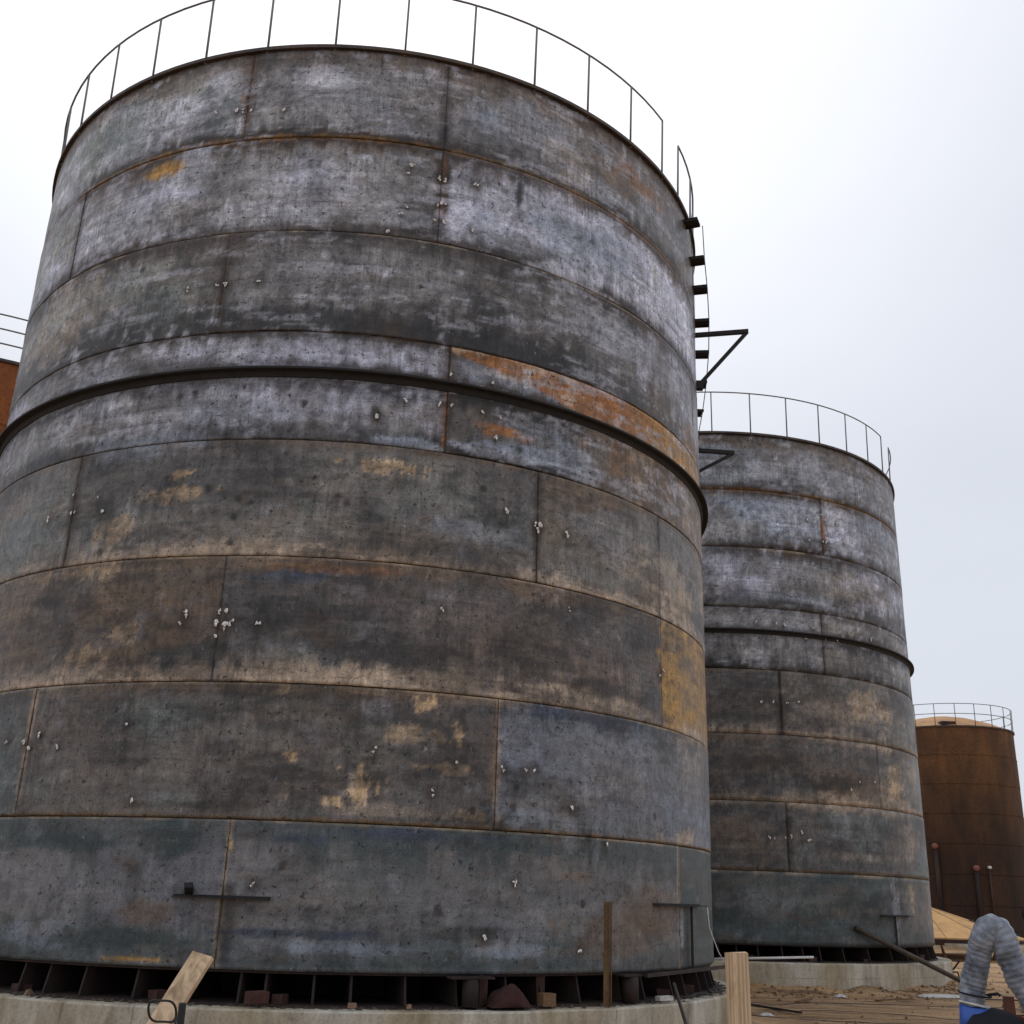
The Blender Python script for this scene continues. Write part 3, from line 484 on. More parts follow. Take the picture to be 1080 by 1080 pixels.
def steel_tank(loc, label, seams, plates, patches, scars, darks, seed, step, postset, gap):
    t = empty('storage_tank', (loc[0], loc[1], 0), label=label, cat='storage tank', group='unpainted grey steel tanks')
    tb = (seams, plates, patches, scars, darks, seed)
    face = math.degrees(math.atan2(-loc[1], -loc[0]))
    for ck in range(8):
        z1 = ZT-CH*ck; z0 = z1-CH-(.012 if ck == 7 else 0); s = sorted(seams[ck])
        for i, a in enumerate(s):
            b = s[i+1] if i+1 < len(s) else s[0]+360
            if b-a < .5: continue
            mid = (a+b)/2; dd = abs((mid-face+180) % 360-180)
            if b > 181 and dd > 100: pass
            st = step if dd < 115 else .3
            g = .05 if ck < 4 else .08
            if mid > face+180: a -= 360; b -= 360
            # wrap angles keep the painter's continuous range on the visible side
            plate('shell_plate', t, a+g*.5, b-g*.5, z0+.007, z1-.004, st, ck, tb, R+(.004 if i % 2 else -.002)-.002*(ck % 2), seed)
    MB().lathe([(R-.05, ZB+.02), (R-.05, ZT-.05)], 96).build('inner_backing', MAT['darksteel'], t, True)
    for ck in range(1, 8):
        z = ZT-CH*ck; mb = MB(); n = 500
        pts = [cyl(360*i/n, (R-.012 if ck < 4 else R-.022)+random.uniform(-.004, .005), z+random.uniform(-.006, .006)) for i in range(n)]
        mb.tube(pts, [random.uniform(.006, .013) for _ in pts], 5, closed=True).build('girth_weld', MAT['seam'], t)
    for ck in range(8):
        z1 = ZT-CH*ck
        for a in seams[ck]:
            if abs((a-face+180) % 360-180) > 100: continue
            n = 30; pts = [cyl(a+random.uniform(-.03, .03), R-.008, z1-.02-(CH-.04)*i/n) for i in range(n+1)]
            MB().tube(pts, [random.uniform(.006, .014) for _ in pts], 5).build('vertical_weld', MAT['seam'], t)
    # stiffener ring (angle) below the third course, black lower leg as painted shade; rim angle at the top
    zr = 8.06
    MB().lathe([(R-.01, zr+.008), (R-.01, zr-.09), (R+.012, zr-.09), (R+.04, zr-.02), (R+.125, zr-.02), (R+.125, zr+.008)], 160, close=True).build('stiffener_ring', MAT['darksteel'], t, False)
    MB().lathe([(R-.03, ZT+.0), (R+.05, ZT+.0), (R+.05, ZT+.055), (R-.03, ZT+.055)], 160, close=True).build('rim_angle', MAT['edge'], t, False)
    smooth_by_angle(MB().lathe([(R-.06, ZT-.02), (R-.06, ZT+.02), (3, ZT+.5), (.02, ZT+.8)], 64).build('roof', MAT['edge'], t))
    guard_rail(t, R+.0, ZT+.03, postset, gap[0], gap[1])
    # base: bottom plate, radial webs, sole ring, dark drum added to stand for the shade inside
    MB().lathe([(.1, ZB-.03), (R-.03, ZB-.03), (R-.03, ZB-.004), (.1, ZB-.004)], 160, close=True).build('bottom_plate', MAT['base'], t, False)
    MB().lathe([(R-1.2, .775), (R+.04, .775), (R+.04, .795), (R-1.2, .795)], 160, close=True).build('sole_ring', MAT['base'], t, False)
    MB().lathe([(R-1.3, .78), (R-1.3, ZB-.03)], 64).build('base_shade_drum', MAT['darksteel'], t, True)
    wb = None; k = 0
    th = -178.
    while th < 180:
        if wb is None:
            mb = MB(); x0, x1 = R-1.2, R-.02
            mb.add([(x0, -.012, .80), (x1+.03, -.012, .80), (x1-.05, -.012, ZB-.03), (x0, -.012, ZB-.03), (x0, .012, .80), (x1+.03, .012, .80), (x1-.05, .012, ZB-.03), (x0, .012, ZB-.03)],
                   [(0, 1, 2, 3), (7, 6, 5, 4), (1, 5, 6, 2), (0, 4, 5, 1), (3, 2, 6, 7), (0, 3, 7, 4)])
            wb = mb.build('support_web', MAT['base'], t, False); o = wb
        else: o = copy_to(wb, t)
        o.rotation_euler = (0, 0, rad(th)); th += random.choice([random.uniform(4.2, 6.8), random.uniform(2.4, 7.6)])
    rb = random.Random(seed*5)
    for k in range(9):
        a = face+(-62+15*k)+rb.uniform(-5, 5); hh_ = rb.choice([.06, .09, .13, .29]); wd = rb.uniform(.08, .2)
        mb = MB(); mb.box((R-.12, 0, .797+hh_/2), (.16, wd, hh_), Matrix.Rotation(rb.uniform(-.5, .5), 3, 'Z'), 1, .008)
        b_ = mb.build('support_block', MAT['redbase'], t, False); b_.rotation_euler = (0, 0, rad(a))
    for a, z in scars: make_scar(t, a, z, random.uniform(.7, 1.35) if seed == 1 else random.uniform(1., 1.4))
    return t

C1 = (-2.6373, 18.1018); C2 = (5.3714, 30.9089); C3 = (23.4, 58.2); C4 = (-14.5, 27.5)
def foundation(c, r, z, label, n=160):
    mb = MB(); prof = [(0.05, z), (r-.02, z), (r, z-.02), (r, -.6)]
    vs = mb.lathe(prof, n)
    for i in range(len(mb.v)):
        x, y, zz = mb.v[i]
        a = math.atan2(y, x); k = float(fbm(a*9, zz*3, 3, 4))-.5
        if zz < z+.001 and math.hypot(x, y) > 1: mb.v[i] = (x*(1+.004*k), y*(1+.004*k), zz+(.02*k if zz > z-.1 else 0))
    o = mb.build('concrete_foundation', MAT['concrete'], None); smooth_by_angle(o, 40)
    o.location = (c[0], c[1], 0)
    tag(o, label, 'foundation', 'round concrete tank foundations'); return o
f1 = foundation(C1, 6.2, .772, 'pale stained concrete ring foundation under the largest, nearest grey tank')
f2 = foundation(C2, 6.25, .772, 'whitish concrete ring foundation under the middle grey tank, dirt heaped against it')

p1 = [-33.4-9.55*i for i in range(0, 34)] + [-26.4, -17, -8]
p1 = [p for p in p1 if p > -26.4-360+12] 
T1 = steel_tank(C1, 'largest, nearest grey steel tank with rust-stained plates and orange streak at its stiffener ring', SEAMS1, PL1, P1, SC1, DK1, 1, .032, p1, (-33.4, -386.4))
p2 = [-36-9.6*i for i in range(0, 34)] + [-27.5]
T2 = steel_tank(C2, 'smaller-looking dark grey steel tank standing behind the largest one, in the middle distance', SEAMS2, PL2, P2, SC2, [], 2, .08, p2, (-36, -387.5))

# spiral stair treads and landing brackets on the big tank
tr = None
for a, z in [(-22.5,12.95), (-18,12.49), (-14.5,12.13), (-11,11.67), (-6,11.32), (-1.5,10.95), (2.5,10.57), (6.5,10.2), (10.5,9.8)]:
    if tr is None:
        mb = MB(); mb.box((R+.125, 0, 0), (.25, .24, .02)); mb.box((R+.125, .115, -.02), (.25, .01, .05)); mb.box((R+.125, -.115, -.02), (.25, .01, .05))
        tr = mb.build('stair_tread', MAT['darksteel'], T1, False); o = tr
    else: o = copy_to(tr, T1)
    o.rotation_euler = (0, 0, rad(a)); o.location = (0, 0, z)
pts = [cyl(a, R+.25, z) for a, z in [(-19,13.1), (-18,12.5), (-14.5,12.1), (-11,11.67), (-6,11.32), (-1.5,10.95), (2.5,10.57), (6.5,10.2), (10.5,9.8)]]
MB().tube(pts, .009, 5).build('stair_stringer', MAT['railsteel'], T1)
for a, z, L, H in ((-12.5, 11.33, .92, 1.0), (5.5, 9.93, .92, .55)):
    mb = MB(); mb.bar(cyl(a, R, z), cyl(a, R+L, z), .07, .07); mb.bar(cyl(a, R+.02, z-H), cyl(a, R+L-.04, z-.03), .055, .055); mb.box(cyl(a, R+.05, z-H), (.12, .12, .12))
    mb.build('landing_bracket', MAT['darksteel'], T1, False)
# welded ledges on the lowest course
def ledge(parent, a0, a1, z, depth, strut=None):
    mb = MB(); n = 6
    for i in range(n):
        b0 = a0+(a1-a0)*i/n; b1 = a0+(a1-a0)*(i+1)/n
        v = [cyl(b0, R, z), cyl(b0, R+depth, z), cyl(b1, R+depth, z), cyl(b1, R, z), cyl(b0, R, z+.012), cyl(b0, R+depth, z+.012), cyl(b1, R+depth, z+.012), cyl(b1, R, z+.012)]
        mb.add(v, [(0, 1, 2, 3), (7, 6, 5, 4), (1, 5, 6, 2), (0, 4, 5, 1), (3, 2, 6, 7)])
        v = [cyl(b0, R+.004, z), cyl(b0, R+.014, z), cyl(b1, R+.014, z), cyl(b1, R+.004, z), cyl(b0, R+.004, z+.03), cyl(b0, R+.014, z+.03), cyl(b1, R+.014, z+.03), cyl(b1, R+.004, z+.03)]
        mb.add(v, [(7, 6, 5, 4), (1, 5, 6, 2), (0, 4, 5, 1), (3, 2, 6, 7)])
    if strut is not None:
        mb.bar(cyl(strut, R+.03, z), cyl(strut, R+.03, ZB-.03), .03, .03)
    return mb.build('welded_ledge', MAT['darksteel'], parent, False)
ledge(T1, -98.2, -88., 1.81, .07)
ledge(T1, -39.5, -24.5, 1.87, .11, -29)
ledge(T2, -56.5, -45., 1.76, .14, -51.5)
o = MB().bar(cyl(-96.5, R+.0, 1.87), cyl(-96.2, R+.14, 1.93), .09, .05, jit=.012).build('weld_lug', MAT['darksteel'], T1, False)

# ------------------------------------------------------------------ rusted tanks far behind
def rust_tank(c, r, z0, z1, mat, label, rails, posts, seed, roof_rise, roofmat, hole=None):
    t = empty('rusted_tank', (c[0], c[1], 0), label=label, cat='storage tank')
    n = int(round((z1-z0)/1.5)); hh = (z1-z0)/n
    for k in range(n):
        a = z0+k*hh; q = r+(.006 if k % 2 else -.004)
        mb = MB().lathe([(q-.03, a+.005), (q, a+.01), (q, a+hh-.02), (q+.012, a+hh-.015), (q+.012, a+hh)], 96)
        smooth_by_angle(mb.build('shell_course', mat, t))
    MB().lathe([(r-.02, z1-.05), (r+.06, z1-.05), (r+.06, z1+.02), (r-.02, z1+.02)], 96, close=True).build('rim_angle', MAT['edge'], t, False)
    rf = MB().lathe([(r, z1+.01), (r*.75, z1+roof_rise*.42), (r*.45, z1+roof_rise*.78), (r*.2, z1+roof_rise*.96), (.02, z1+roof_rise)], 64).build('roof', roofmat, t, True)
    guard_rail(t, r, z1, posts, 0, 357, 1.12, rails, .02)
    return t, rf
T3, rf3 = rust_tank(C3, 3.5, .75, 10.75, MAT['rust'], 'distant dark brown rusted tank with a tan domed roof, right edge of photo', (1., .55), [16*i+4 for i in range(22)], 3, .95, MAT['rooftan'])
h = MB().box((0, 0, 0), (.7, .5, .25)).build('roof_hatch', MAT['base'], T3, False); h.location = (-.9, -3.0, 10.75+.12)
T4, rf4 = rust_tank(C4, 5.9, .8, 13.15, MAT['rustbright'], 'bright orange rusted tank glimpsed at the left edge behind the largest grey tank', (1., .68, .36), [9.5*i for i in range(38)], 4, .9, MAT['rustbright'])
foundation(C3, 3.9, .75, 'low concrete base under the distant dark rusted tank', 64)
foundation(C4, 6.2, .8, 'concrete base hidden behind the nearest tank, under the orange rusted tank', 64)
for i, (a, zt_, fl) in enumerate([(-125, 4.9, True), (-97, 3.9, True), (-87, 3.95, False)]):
    p = MB().tube([cyl(a, 3.6, .8), cyl(a, 3.6, zt_)], .10 if fl else .05, 10).build('drain_pipe', MAT['base'], T3)
    MB().tube([cyl(a, 3.55, zt_), cyl(a, 3.75, zt_)], .14 if fl else .07, 14).build('flange', MAT['pink'] if fl else MAT['scar'], p)
MB().tube([cyl(-54, 3.45, 1.85), cyl(-54, 3.53, 1.85)], .3, 24).build('manhole', MAT['black'], T3)

# ------------------------------------------------------------------ ground
def gh(x, y):
    x = np.asarray(x, float); y = np.asarray(y, float)
    h = .20 + .10*(fbm(x*.25, y*.35, 61, 4)-.5) + .07*(fbm(x*1.1, y*1.6, 62, 4)-.5)
    # wheel ruts running across
    rut = np.sin((y*1.25+.25*x+2.2*fbm(x*.2, y*.3, 63, 3)))
    h = h + np.where((x > 2) & (x < 40) & (y < 60), -.045*np.clip(rut-.55, 0, 1)*2, 0)
    for c, r in ((C1, 6.2), (C2, 6.25), (C3, 3.9)):
        d = np.hypot(x-c[0], y-c[1])-r; a = np.arctan2(y-c[1], x-c[0])
        h = h + (.30*fbm(a*7, a*0, 64, 4)-.03)*np.clip(1-d/.8, 0, 1)**1.5
    return h
def axis(lo, hi, c0, c1, fine, far):
    a = [c0]; s = fine
    while a[-1] > lo: a.append(a[-1]-s); s *= 1.22
    b = list(np.arange(c0+fine, c1, fine)); b2 = [c1]; s = fine
    while b2[-1] < hi: b2.append(b2[-1]+s); s *= 1.22
    return np.array(sorted(a)+b+b2)
gx = axis(-900, 900, -8, 30, .12, 0); gy = axis(-200, 2200, 3, 48, .12, 0)
GX, GY = np.meshgrid(gx, gy, indexing='ij'); GZ = gh(GX, GY)
nx, ny = len(gx), len(gy)
V = np.stack([GX.ravel(), GY.ravel(), GZ.ravel()], 1)
i, j = np.meshgrid(np.arange(nx-1), np.arange(ny-1), indexing='ij'); i = i.ravel(); j = j.ravel()
FF = np.stack([i*ny+j, (i+1)*ny+j, (i+1)*ny+j+1, i*ny+j+1], 1)
me = bpy.data.meshes.new('ground'); me.vertices.add(len(V)); me.vertices.foreach_set('co', V.ravel())
me.loops.add(FF.size); me.loops.foreach_set('vertex_index', FF.ravel())
me.polygons.add(len(FF)); me.polygons.foreach_set('loop_start', np.arange(len(FF))*4); me.polygons.foreach_set('loop_total', np.full(len(FF), 4))
me.update(calc_edges=True); me.polygons.foreach_set('use_smooth', np.ones(len(FF), bool)); me.materials.append(MAT['ground'])
go = bpy.data.objects.new('ground', me); COL.objects.link(go); tag(go, kind='structure')
# loose lumps of clay and stones
mb = MB(); rs = np.random.RandomState(5)
for _ in range(2600):
    x = rs.uniform(2.5, 18); y = rs.uniform(12, 44)
    if math.hypot(x-C1[0], y-C1[1]) < 6.3 or math.hypot(x-C2[0], y-C2[1]) < 6.3: continue
    if rs.rand() < .5:      # gather beside the middle foundation
        a = rs.uniform(-2.6, .3); q = 6.3+abs(rs.normal(0, .5)); x = C2[0]+q*math.cos(a); y = C2[1]+q*math.sin(a)
    s = .012+.05*rs.rand()**3; z = float(gh(x, y))
    vs = []
    for k, (dx, dy, dz) in enumerate([(1,0,0), (-1,0,0), (0,1,0), (0,-1,0), (0,0,.7), (0,0,-.5)]):
        q = s*rs.uniform(.6, 1.4); vs.append((x+dx*q, y+dy*q, z+dz*q+s*.2))
    mb.add(vs, [(0,2,4), (2,1,4), (1,3,4), (3,0,4), (2,0,5), (1,2,5), (3,1,5), (0,3,5)])
o = mb.build('rubble', MAT['stone'], None, False); tag(o, 'loose clay lumps and small stones scattered over the bare ground', 'rubble', kind='stuff')

# ------------------------------------------------------------------ things around
def at(o, label, cat, group=None): return tag(o, label, cat, group)
def gz(x, y): return float(gh(x, y))
def one(mb, name, mat, label, cat, smooth=None, group=None): return tag(mb.build(name, mat, None, smooth), label, cat, group)
def w1(th, r, z): v = cyl(th, r, z); return Vector((v.x+C1[0], v.y+C1[1], z))
def w2(th, r, z): v = cyl(th, r, z); return Vector((v.x+C2[0], v.y+C2[1], z))
# pale stake, right foreground
mb = MB(); g0 = gz(1.08, 5.2)
mb.bar((1.095, 5.2, g0-.2), (1.068, 5.2, 1.715), .092, .045, (0, 1, 0), .003)
one(mb, 'wooden_stake', MAT['wood'], 'pale sawn timber stake standing upright in front of the two grey tanks', 'stake')
# leaning plank, left foreground, propped on a thin steel stake
mb = MB(); mb.bar((-2.22, 5.7, .16), (-1.635, 6.5, 1.56), .128, .035, (-.35, -.9, .1), .004)
one(mb, 'leaning_plank', MAT['wood'], 'pale plank leaning diagonally in front of the nearest foundation, wire hooked over it', 'plank')
mb = MB(); mb.tube([(-1.70, 6.45, .1), (-1.64, 6.2, 1.34)], .02, 8)
one(mb, 'steel_stake', MAT['darksteel'], 'thin dark steel stake under the leaning pale plank', 'stake')
pts = []
for k in range(40):
    a = 2*math.pi*k/40*1.12-1.2; pts.append(Vector((-1.685+.07*math.cos(a), 6.0-.06*math.sin(a), 1.32+.062*math.sin(a)+.008*math.sin(3*a))))
mb = MB().tube(pts, .006, 6); mb.tube([Vector((-1.61, 6.0, 1.30)), Vector((-1.625, 6.02, 1.2)), Vector((-1.64, 6.1, .8)), Vector((-1.65, 6.2, .25))], .006, 6)
one(mb, 'wire_loop', MAT['cable'], 'dark cable looped over the leaning pale plank', 'cable')
# things on the near foundation ledge
mb = MB(); a = w1(-88.1, 6.08, .80); mb.box(a+Vector((0, 0, .075)), (.21, .12, .11), Matrix.Rotation(.7, 3, 'Z'), 1, .006)
one(mb, 'brick', MAT['brick'], 'dark red brick end-up on the foundation ledge near the leaning plank', 'brick')
mb = MB(); a = w1(-66.8, 5.98, .80); mb.tube([a, a+Vector((0, 0, .27))], .09, 14); mb.box(a+Vector((0, 0, .285)), (.5, .16, .02), Matrix.Rotation(.4, 3, 'Z')); mb.box(a+Vector((.12,-.02,.305)), (.05,.04,.02))
one(mb, 'pipe_stub', MAT['base'], 'short rusty pipe stub capped by a flat plate under the nearest tank, mid ledge', 'pipe stub')
mb = MB(); a = w1(-45.2, 5.98, .80); mb.tube([a, a+Vector((0, 0, .27))], .10, 14); mb.box(a+Vector((0, 0, .285)), (.34, .16, .02), Matrix.Rotation(.7, 3, 'Z'))
one(mb, 'pipe_stub', MAT['base'], 'short rusty pipe stub with top plate, just right of the upright rusty post', 'pipe stub')
def rag(c, s, mat, name, label, cat, seed, flat=.7, rz=0.):
    mb = MB(); n = 14; vs = []; fs = []
    for i in range(n):
        for j in range(n):
            u, v = i/(n-1)-.5, j/(n-1)-.5
            d = max(0, 1-4*(u*u+v*v)); q = float(fbm(u*5+seed, v*5, seed, 5))
            x, y = u*s[0]*(1+.4*(q-.5)), v*s[1]*(1+.4*(q-.5))
            vs.append((c[0]+x*math.cos(rz)-y*math.sin(rz), c[1]+x*math.sin(rz)+y*math.cos(rz), c[2]+s[2]*(d**flat*(.35+.9*q))+.004))
    for i in range(n-1):
        for j in range(n-1): fs.append((i*n+j, (i+1)*n+j, (i+1)*n+j+1, i*n+j+1))
    mb.add(vs, fs, True); o = one(mb, name, mat, label, cat); m = o.modifiers.new('t', 'SOLIDIFY'); m.thickness = .006; return o
rag(w1(-62.6, 6.0, .80), (.5, .28, .24), MAT['cloth'], 'crumpled_sack', 'dark red crumpled sack stuffed under the nearest tank beside a pipe stub', 'sack', 3, .7, .4)
mb = MB(); a = w1(-58.1, 6.04, .80)
mb.box(a+Vector((0, 0, .065)), (.16, .13, .13), Matrix.Rotation(.5, 3, 'Z')); one(mb, 'wood_block', MAT['oldwood'], 'small brown wooden block on the ledge between dark red sack and rusty post', 'block')
mb = MB(); a = w1(-50.6, 6.12, .78); b = w1(-50.3, 6.10, 1.90); mb.bar(a, b, .07, .01, (0, 1, 0), .002); rv = (b-Vector((C1[0], C1[1], b.z))).normalized()
tv = Vector((-rv.y, rv.x, 0)); mb.bar(a+tv*.03+rv*.04, b+tv*.03+rv*.04, .01, .085, (0, 1, 0), .002)
one(mb, 'angle_post', mat_rust('brown_angle_steel', (.05,.03,.015), (.13,.075,.03), (.22,.14,.06), 3), 'upright rusty brown angle post standing on the near foundation', 'post')
mb = MB(); mb.tube([(2.02, 11.4, .23), w1(-40, 6.22, .99)], .022, 8)
one(mb, 'steel_rod', MAT['edge'], 'short rusty rod leaning on the near foundation, left of the pale stake', 'rod')
mb = MB(); mb.bar(w1(-44, 6.12, 1.085), w1(-14, 6.25, 1.10), .04, .04, jit=.004)
one(mb, 'support_bar', MAT['base'], 'rusty horizontal bar along the shadowed base at the near tank right side', 'bar')
mb = MB(); mb.box(w1(-40.3, 6.1, .825), (.2, .1, .05), Matrix.Rotation(.5, 3, 'Z'), 1, .006)
one(mb, 'concrete_chip', MAT['white'], 'pale flat concrete chip on the near foundation beside the leaning rod', 'chip')
mb = MB(); mb.tube([w1(-22, R+.05, 1.86), w1(-22.5, R+.08, 1.6), w1(-20, R+.14, 1.3), w1(-18, R+.25, 1.05), w1(-22, R+.28, .84)], .007, 5)
one(mb, 'hanging_wire', MAT['scar'], 'thin pale wire hanging down the right side of the nearest tank', 'wire')
for k, (a0, a1, r_, l) in enumerate([(-36, -16, 6.1, 'black cable lying along the near foundation edge behind the pale stake')]):
    pts = [w1(a0+(a1-a0)*i/24, r_+.07*math.sin(i*.9), .80+.03*abs(math.sin(i*.7))) for i in range(25)]
    pts += [Vector((1.6, 13.2, gz(1.6, 13.2)+.02))][:0]
    one(MB().tube(pts, .013, 6), 'cable', MAT['cable'], l, 'cable')
mb = MB(); rs = np.random.RandomState(9)
for _ in range(1500):
    a = rs.uniform(-175, 5); q = R+.02+abs(rs.normal(0, .06)); s = .008+.028*rs.rand()**2; p = w1(a, min(q, 6.15), .775)
    vs = [p+Vector(d)*s*rs.uniform(.6, 1.5) for d in [(1,0,0), (-1,0,0), (0,1,0), (0,-1,0), (0,0,.6)]]
    mb.add(vs, [(0,2,4), (2,1,4), (1,3,4), (3,0,4)])
o = mb.build('rust_scale', MAT['edge'], None, False); tag(o, 'loose rust scale and grit along the near foundation ledge', 'rust scale', kind='stuff')
# loose pieces along the ledge: small chips of scale
random.seed(21)
for a, s, l in [(-112, .05, 'tiny rusty scale chip at the far left of the near ledge'), (-79, .045, 'small rusty chip on the near ledge, right of the brick'), (-73.5, .04, 'small stone on the near ledge, left of the capped pipe stub')]:
    mb = MB(); mb.box(w1(a, 6.1, .80+s*.4), (s*1.8, s, s), Matrix.Rotation(a, 3, 'Z'), .7, s*.2); one(mb, 'ledge_chip', MAT['stone'], l, 'chip')
# beside the middle tank
e = Vector((10.95, 26.55, gz(10.95, 26.55)+.05)); s_ = w2(-65., 5.97, 1.50)
mb = MB().tube([e, s_], .055, 10); one(mb, 'leaning_pipe', MAT['edge'], 'long dark pipe leaning against the middle tank and its foundation', 'pipe')
mb = MB().tube([w2(-97, 6.1, .80), w2(-77.5, 6.28, .90)], .025, 8); one(mb, 'scaffold_pole', MAT['scar'], 'thin pale pole lying on the ledge of the middle foundation', 'pole')
mb = MB().bar((4.45, 21.3, gz(4.45, 21.3)+.05), (5.17, 20.0, gz(5.17, 20.)+.05), .05, .03); one(mb, 'ground_bar', MAT['darksteel'], 'dark steel bar lying on the dirt just right of the pale stake', 'bar')
rag((9.5, 25.0, gz(9.5, 25.)), (1.1, .5, .07), MAT['white'], 'crumpled_sheet', 'crumpled whitish sheet on the dirt below the leaning pipe', 'sheet', 8)
rag((4.6, 20.1, gz(4.6, 20.1)), (.22, .2, .05), MAT['white'], 'paper_scrap', 'small white scrap on the dirt right of the pale stake', 'scrap', 9)
rag((7.1, 24.3, gz(7.1, 24.3)), (.26, .2, .06), MAT['white'], 'paper_scrap', 'small white scrap on the dirt under the middle foundation', 'scrap', 10)
def gcable(p0, p1, wob, label, r=.016, n=60, lift=.02):
    pts = []
    for i in range(n+1):
        q = i/n; x = p0[0]+(p1[0]-p0[0])*q; y = p0[1]+(p1[1]-p0[1])*q
        x += wob*.3*math.sin(q*9+p0[0]); y += wob*(math.sin(q*7+p0[1])+.4*math.sin(q*19))
        pts.append(Vector((x, y, gz(x, y)+lift)))
    one(MB().tube(pts, r, 6), 'ground_cable', MAT['cable'], label, 'cable', None, 'cables lying on the dirt')
gcable((2.5, 22.6), (13, 22.2), .35, 'dark cable on the dirt, farthest of those in front of the middle foundation', .012, 60, .0)
gcable((3.2, 18.6), (12, 19.9), .3, 'dark cable on the dirt, nearest one, low in the photo', .012, 60, .002)
gcable((5.4, 20.2), (14, 21.0), .4, 'dark cable on the dirt curving towards the grey duct', .01, 60, .0)
pts = [w2(-22+k*.5, 6.3+.12*math.sin(k*1.7), .80-.09*k+.06*math.sin(k*2)) for k in range(8)]
one(MB().tube(pts, .022, 6), 'cable_bundle', MAT['cable'], 'dark cable spilling off the right end of the middle foundation', 'cable')

for k, (x, y, L_, a_, mt, nm, lb) in enumerate([(7.9, 23.4, .8, .3, 'oldwood', 'scrap_board', 'short brown board lying on the dirt in front of the middle foundation'),
        (10.2, 24.2, 1.3, -.25, 'edge', 'scrap_rod', 'thin rusty rod lying on the dirt below the leaning pipe'),
        (5.9, 22.6, .6, .9, 'oldwood', 'scrap_board', 'small weathered board on the dirt just right of the pale stake, farther off')]):
    z0_ = gz(x, y)+.03; dx, dy = math.cos(a_)*L_/2, math.sin(a_)*L_/2
    one(MB().bar((x-dx, y-dy, z0_), (x+dx, y+dy, z0_+.03), .1 if mt == 'oldwood' else .03, .025, jit=.004), nm, MAT[mt], lb, nm.split('_')[1])
# cone roof being made up on trestles behind the middle tank
RC = (17.0, 46.2)
rt = empty('cone_roof', (RC[0], RC[1], 0), label='tan cone-shaped tank roof resting on low trestles beyond the middle tank', cat='tank roof')
MB().lathe([(3.75, .93), (3.75, .98), (.05, 2.15)], 48).build('roof_skin', MAT['roofyellow'], rt, False)
mb = MB()
for k in range(14):
    mb.bar(cyl(25.7*k+5, 3.76, .982), cyl(25.7*k+5, .1, 2.14), .018, .012)
mb.build('roof_ribs', MAT['oldwood'], rt, False)
MB().lathe([(3.70, .80), (3.82, .80), (3.82, .93), (3.70, .93)], 48, close=True).build('edge_ring', MAT['base'], rt, False)
one(MB().tube([Vector((RC[0]+x, RC[1]+y, z)) for x, y, z in [(1.0,-2.2,1.62), (1.6,-2.4,1.40), (2.2,-2.35,1.22), (2.9,-2.2,1.12)]], .03, 6), 'roof_cable', MAT['cable'], 'black cable draped on the tan cone roof', 'cable')
for k, a in enumerate([-150, -104, -58, 10, 100]):
    p = cyl(a, 3.5, 0); x, y = RC[0]+p.x, RC[1]+p.y; g0 = gz(x, y)
    mb = MB(); mb.bar((x-.35, y, .755), (x+.35, y, .755), .08, .08)
    for sx in (-.3, .3): mb.bar((x+sx*1.2, y-.15, g0-.03), (x+sx*.8, y, .72), .05, .05); mb.bar((x+sx*1.2, y+.15, g0-.03), (x+sx*.8, y, .72), .05, .05)
    one(mb, 'trestle', MAT['oldwood'], ['low wooden trestle under the tan cone roof, hidden side behind the middle tank', 'low wooden trestle under the tan cone roof, beside the middle tank edge', 'low wooden trestle under the tan cone roof, nearest the grey duct', 'low wooden trestle under the far right rim of the tan cone roof', 'low wooden trestle under the back rim of the tan cone roof'][k], 'trestle', False, 'trestles under the tan cone roof')
# ducting and blower, right foreground
fan = empty('portable_blower', (2.5, 6.0, 0), label='blue portable blower with black round mouth, bottom right corner', cat='blower')
ctr = Vector((2.542, 5.98, 1.30)); ax = Vector((-.10, -.86, .50)).normalized()
def ringpts(c, axis, r, n=40):
    x = axis.cross(Vector((0, 0, 1))).normalized(); y = x.cross(axis); return [c+(x*math.cos(2*math.pi*k/n)+y*math.sin(2*math.pi*k/n))*r for k in range(n)]
def loft(rings, cap=True):
    mb = MB(); n = len(rings[0]); vs = [p for r_ in rings for p in r_]; fs = []
    for i in range(len(rings)-1):
        for k in range(n): fs.append((i*n+k, i*n+(k+1) % n, (i+1)*n+(k+1) % n, (i+1)*n+k))
    if cap: fs.append(tuple(reversed(range(n)))); fs.append(tuple((len(rings)-1)*n+k for k in range(n)))
    return mb.add(vs, fs, True)
loc = Vector(fan.location)
smooth_by_angle(loft([ringpts(ctr-loc-ax*.28, ax, .13), ringpts(ctr-loc-ax*.10, ax, .145), ringpts(ctr-loc-ax*.03, ax, .165)]).build('housing', MAT['blue'], fan))
smooth_by_angle(loft([ringpts(ctr-loc-ax*.03, ax, .172), ringpts(ctr-loc+ax*.02, ax, .168), ringpts(ctr-loc+ax*.05, ax, .12), ringpts(ctr-loc+ax*.055, ax, .02)]).build('mouth_guard', MAT['black'], fan))
mb = MB()
for sx, sy in ((-.17, -.12), (.17, -.12), (-.17, .2), (.17, .2)): mb.bar((sx, sy, .15), (sx*.7, sy*.6, 1.18), .035, .035)
mb.bar((-.17, -.12, .6), (.17, -.12, .6), .03, .03); mb.bar((-.17, .2, .6), (.17, .2, .6), .03, .03)
mb.bar((-.14, 0, 1.17), (.14, 0, 1.17), .2, .03)
mb.build('stand', MAT['base'], fan, False)
d0 = Vector((2.477, 6.10, 1.425))
MBc = MB().tube([d0-loc+Vector((0, .02, -.10)), d0-loc+Vector((.004, .0, .035))], .076, 24); MBc.build('duct_collar', MAT['blue'], fan)
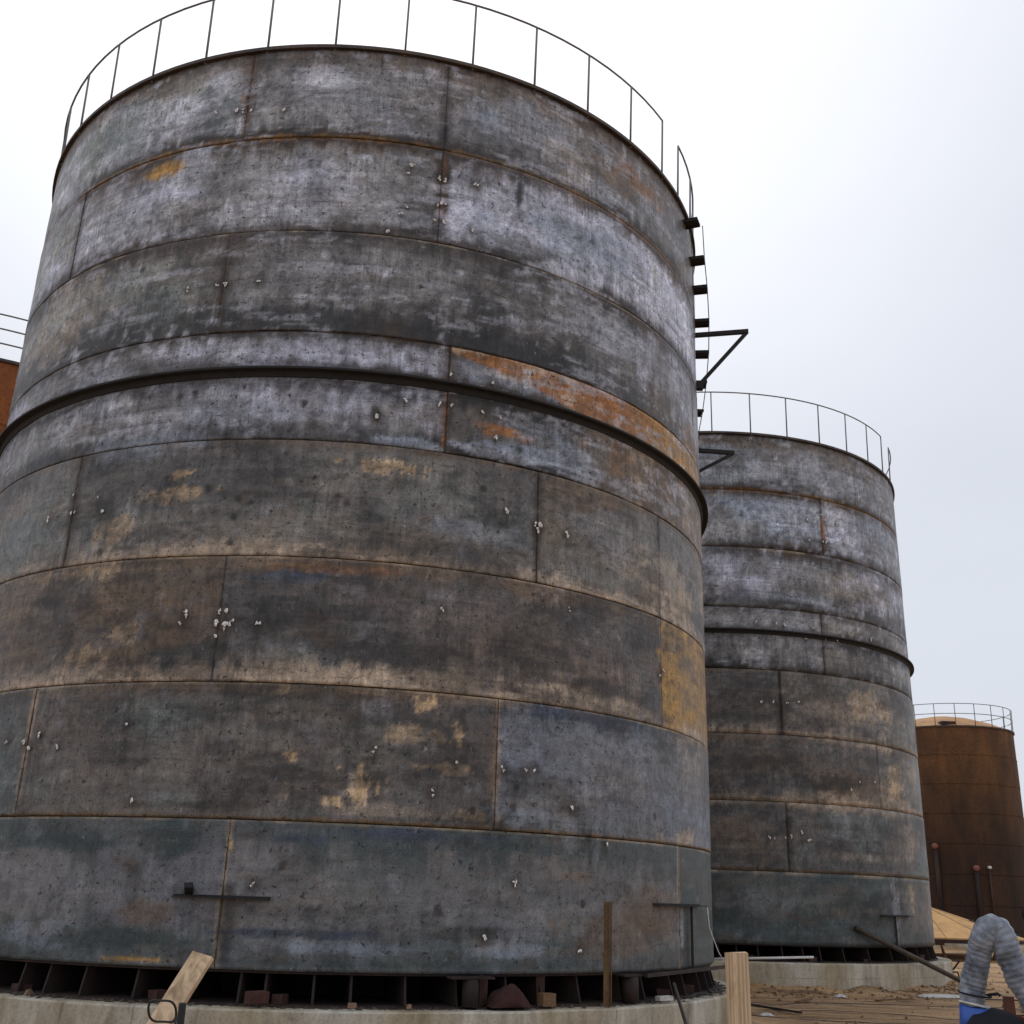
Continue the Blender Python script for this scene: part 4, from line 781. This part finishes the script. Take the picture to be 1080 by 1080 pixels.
MB().tube([d0-loc+Vector((.0, 0, .035)), d0-loc+Vector((.002, 0, .045))], .077, 24).build('collar_band', MAT['white'], fan)
# ribbed flexible duct: an upside-down V
key = [(2.474,6.10,1.46), (2.472,6.10,1.508), (2.480,6.10,1.553), (2.502,6.08,1.646), (2.521,6.05,1.740), (2.534,6.02,1.801), (2.559,6.0,1.843), (2.592,5.99,1.843), (2.615,5.98,1.80), (2.628,5.98,1.745), (2.655,5.98,1.655), (2.692,5.98,1.565), (2.735,5.98,1.475), (2.80,5.99,1.36), (2.93,6.0,1.1), (3.05,6.05,.75), (3.2,6.2,.42), (3.6,6.5,.30), (4.3,7.0,.28)]
key = [Vector(k) for k in key]; pts = []; rr = []
def cat(p0, p1, p2, p3, t):
    return .5*((2*p1)+(-p0+p2)*t+(2*p0-5*p1+4*p2-p3)*t*t+(-p0+3*p1-3*p2+p3)*t**3)
for i in range(len(key)-1):
    p0 = key[max(i-1, 0)]; p3 = key[min(i+2, len(key)-1)]; m = max(6, int((key[i+1]-key[i]).length/.0055))
    for k in range(m): pts.append(cat(p0, key[i], key[i+1], p3, k/m))
L = 0; prev = pts[0]
for p in pts:
    L += (p-prev).length; prev = p
    rr.append(.0635 + .0020*math.cos(2*math.pi*L/.027) + .012*(float(vn(L*11, 1.))-.5)+.006*min(L/.9, 1)-.003)
mb = MB().tube(pts, rr, 28)
for i in range(len(mb.v)):
    x, y, z = mb.v[i]; q = (float(fbm(x*14+z*9, y*12+z*17, 77, 4))-.5)*.03
    mb.v[i] = (x+q, y+q*.3, z+q*.6)
o = one(mb, 'flexible_duct', MAT['duct'], 'grey ribbed flexible duct bent into an upside-down V at the bottom right', 'duct')
mb = MB().tube([d0+Vector((.06, -.04, .09)), d0+Vector((.10, -.07, .10)), d0+Vector((.11, -.07, .09))], .008, 6)
mb.tube(ringpts(d0+Vector((.01, -.0, .09)), Vector((.1, -.1, 1)).normalized(), .078, 30), .005, 6, closed=True)
one(mb, 'tie_strap', MAT['black'], 'black strap tied round the lower left end of the grey duct', 'strap')
# rusty bundle behind the duct foot
rs2 = random.Random(4); mb = MB()
for k in range(9):
    x = 2.86+rs2.uniform(-.07, .07); y = 6.5+rs2.uniform(-.1, .1); mb.bar((x, y, gz(x, y)-.02), (x+rs2.uniform(-.03, .03), y, 1.42+rs2.uniform(-.08, .08)), .05, .03, jit=.004)
one(mb, 'rusty_offcuts', mat_rust('red_rust_offcuts', (.05,.02,.012), (.13,.045,.025), (.25,.10,.06), 6), 'upright bundle of rusty steel offcuts behind the grey duct', 'steel offcuts', False)
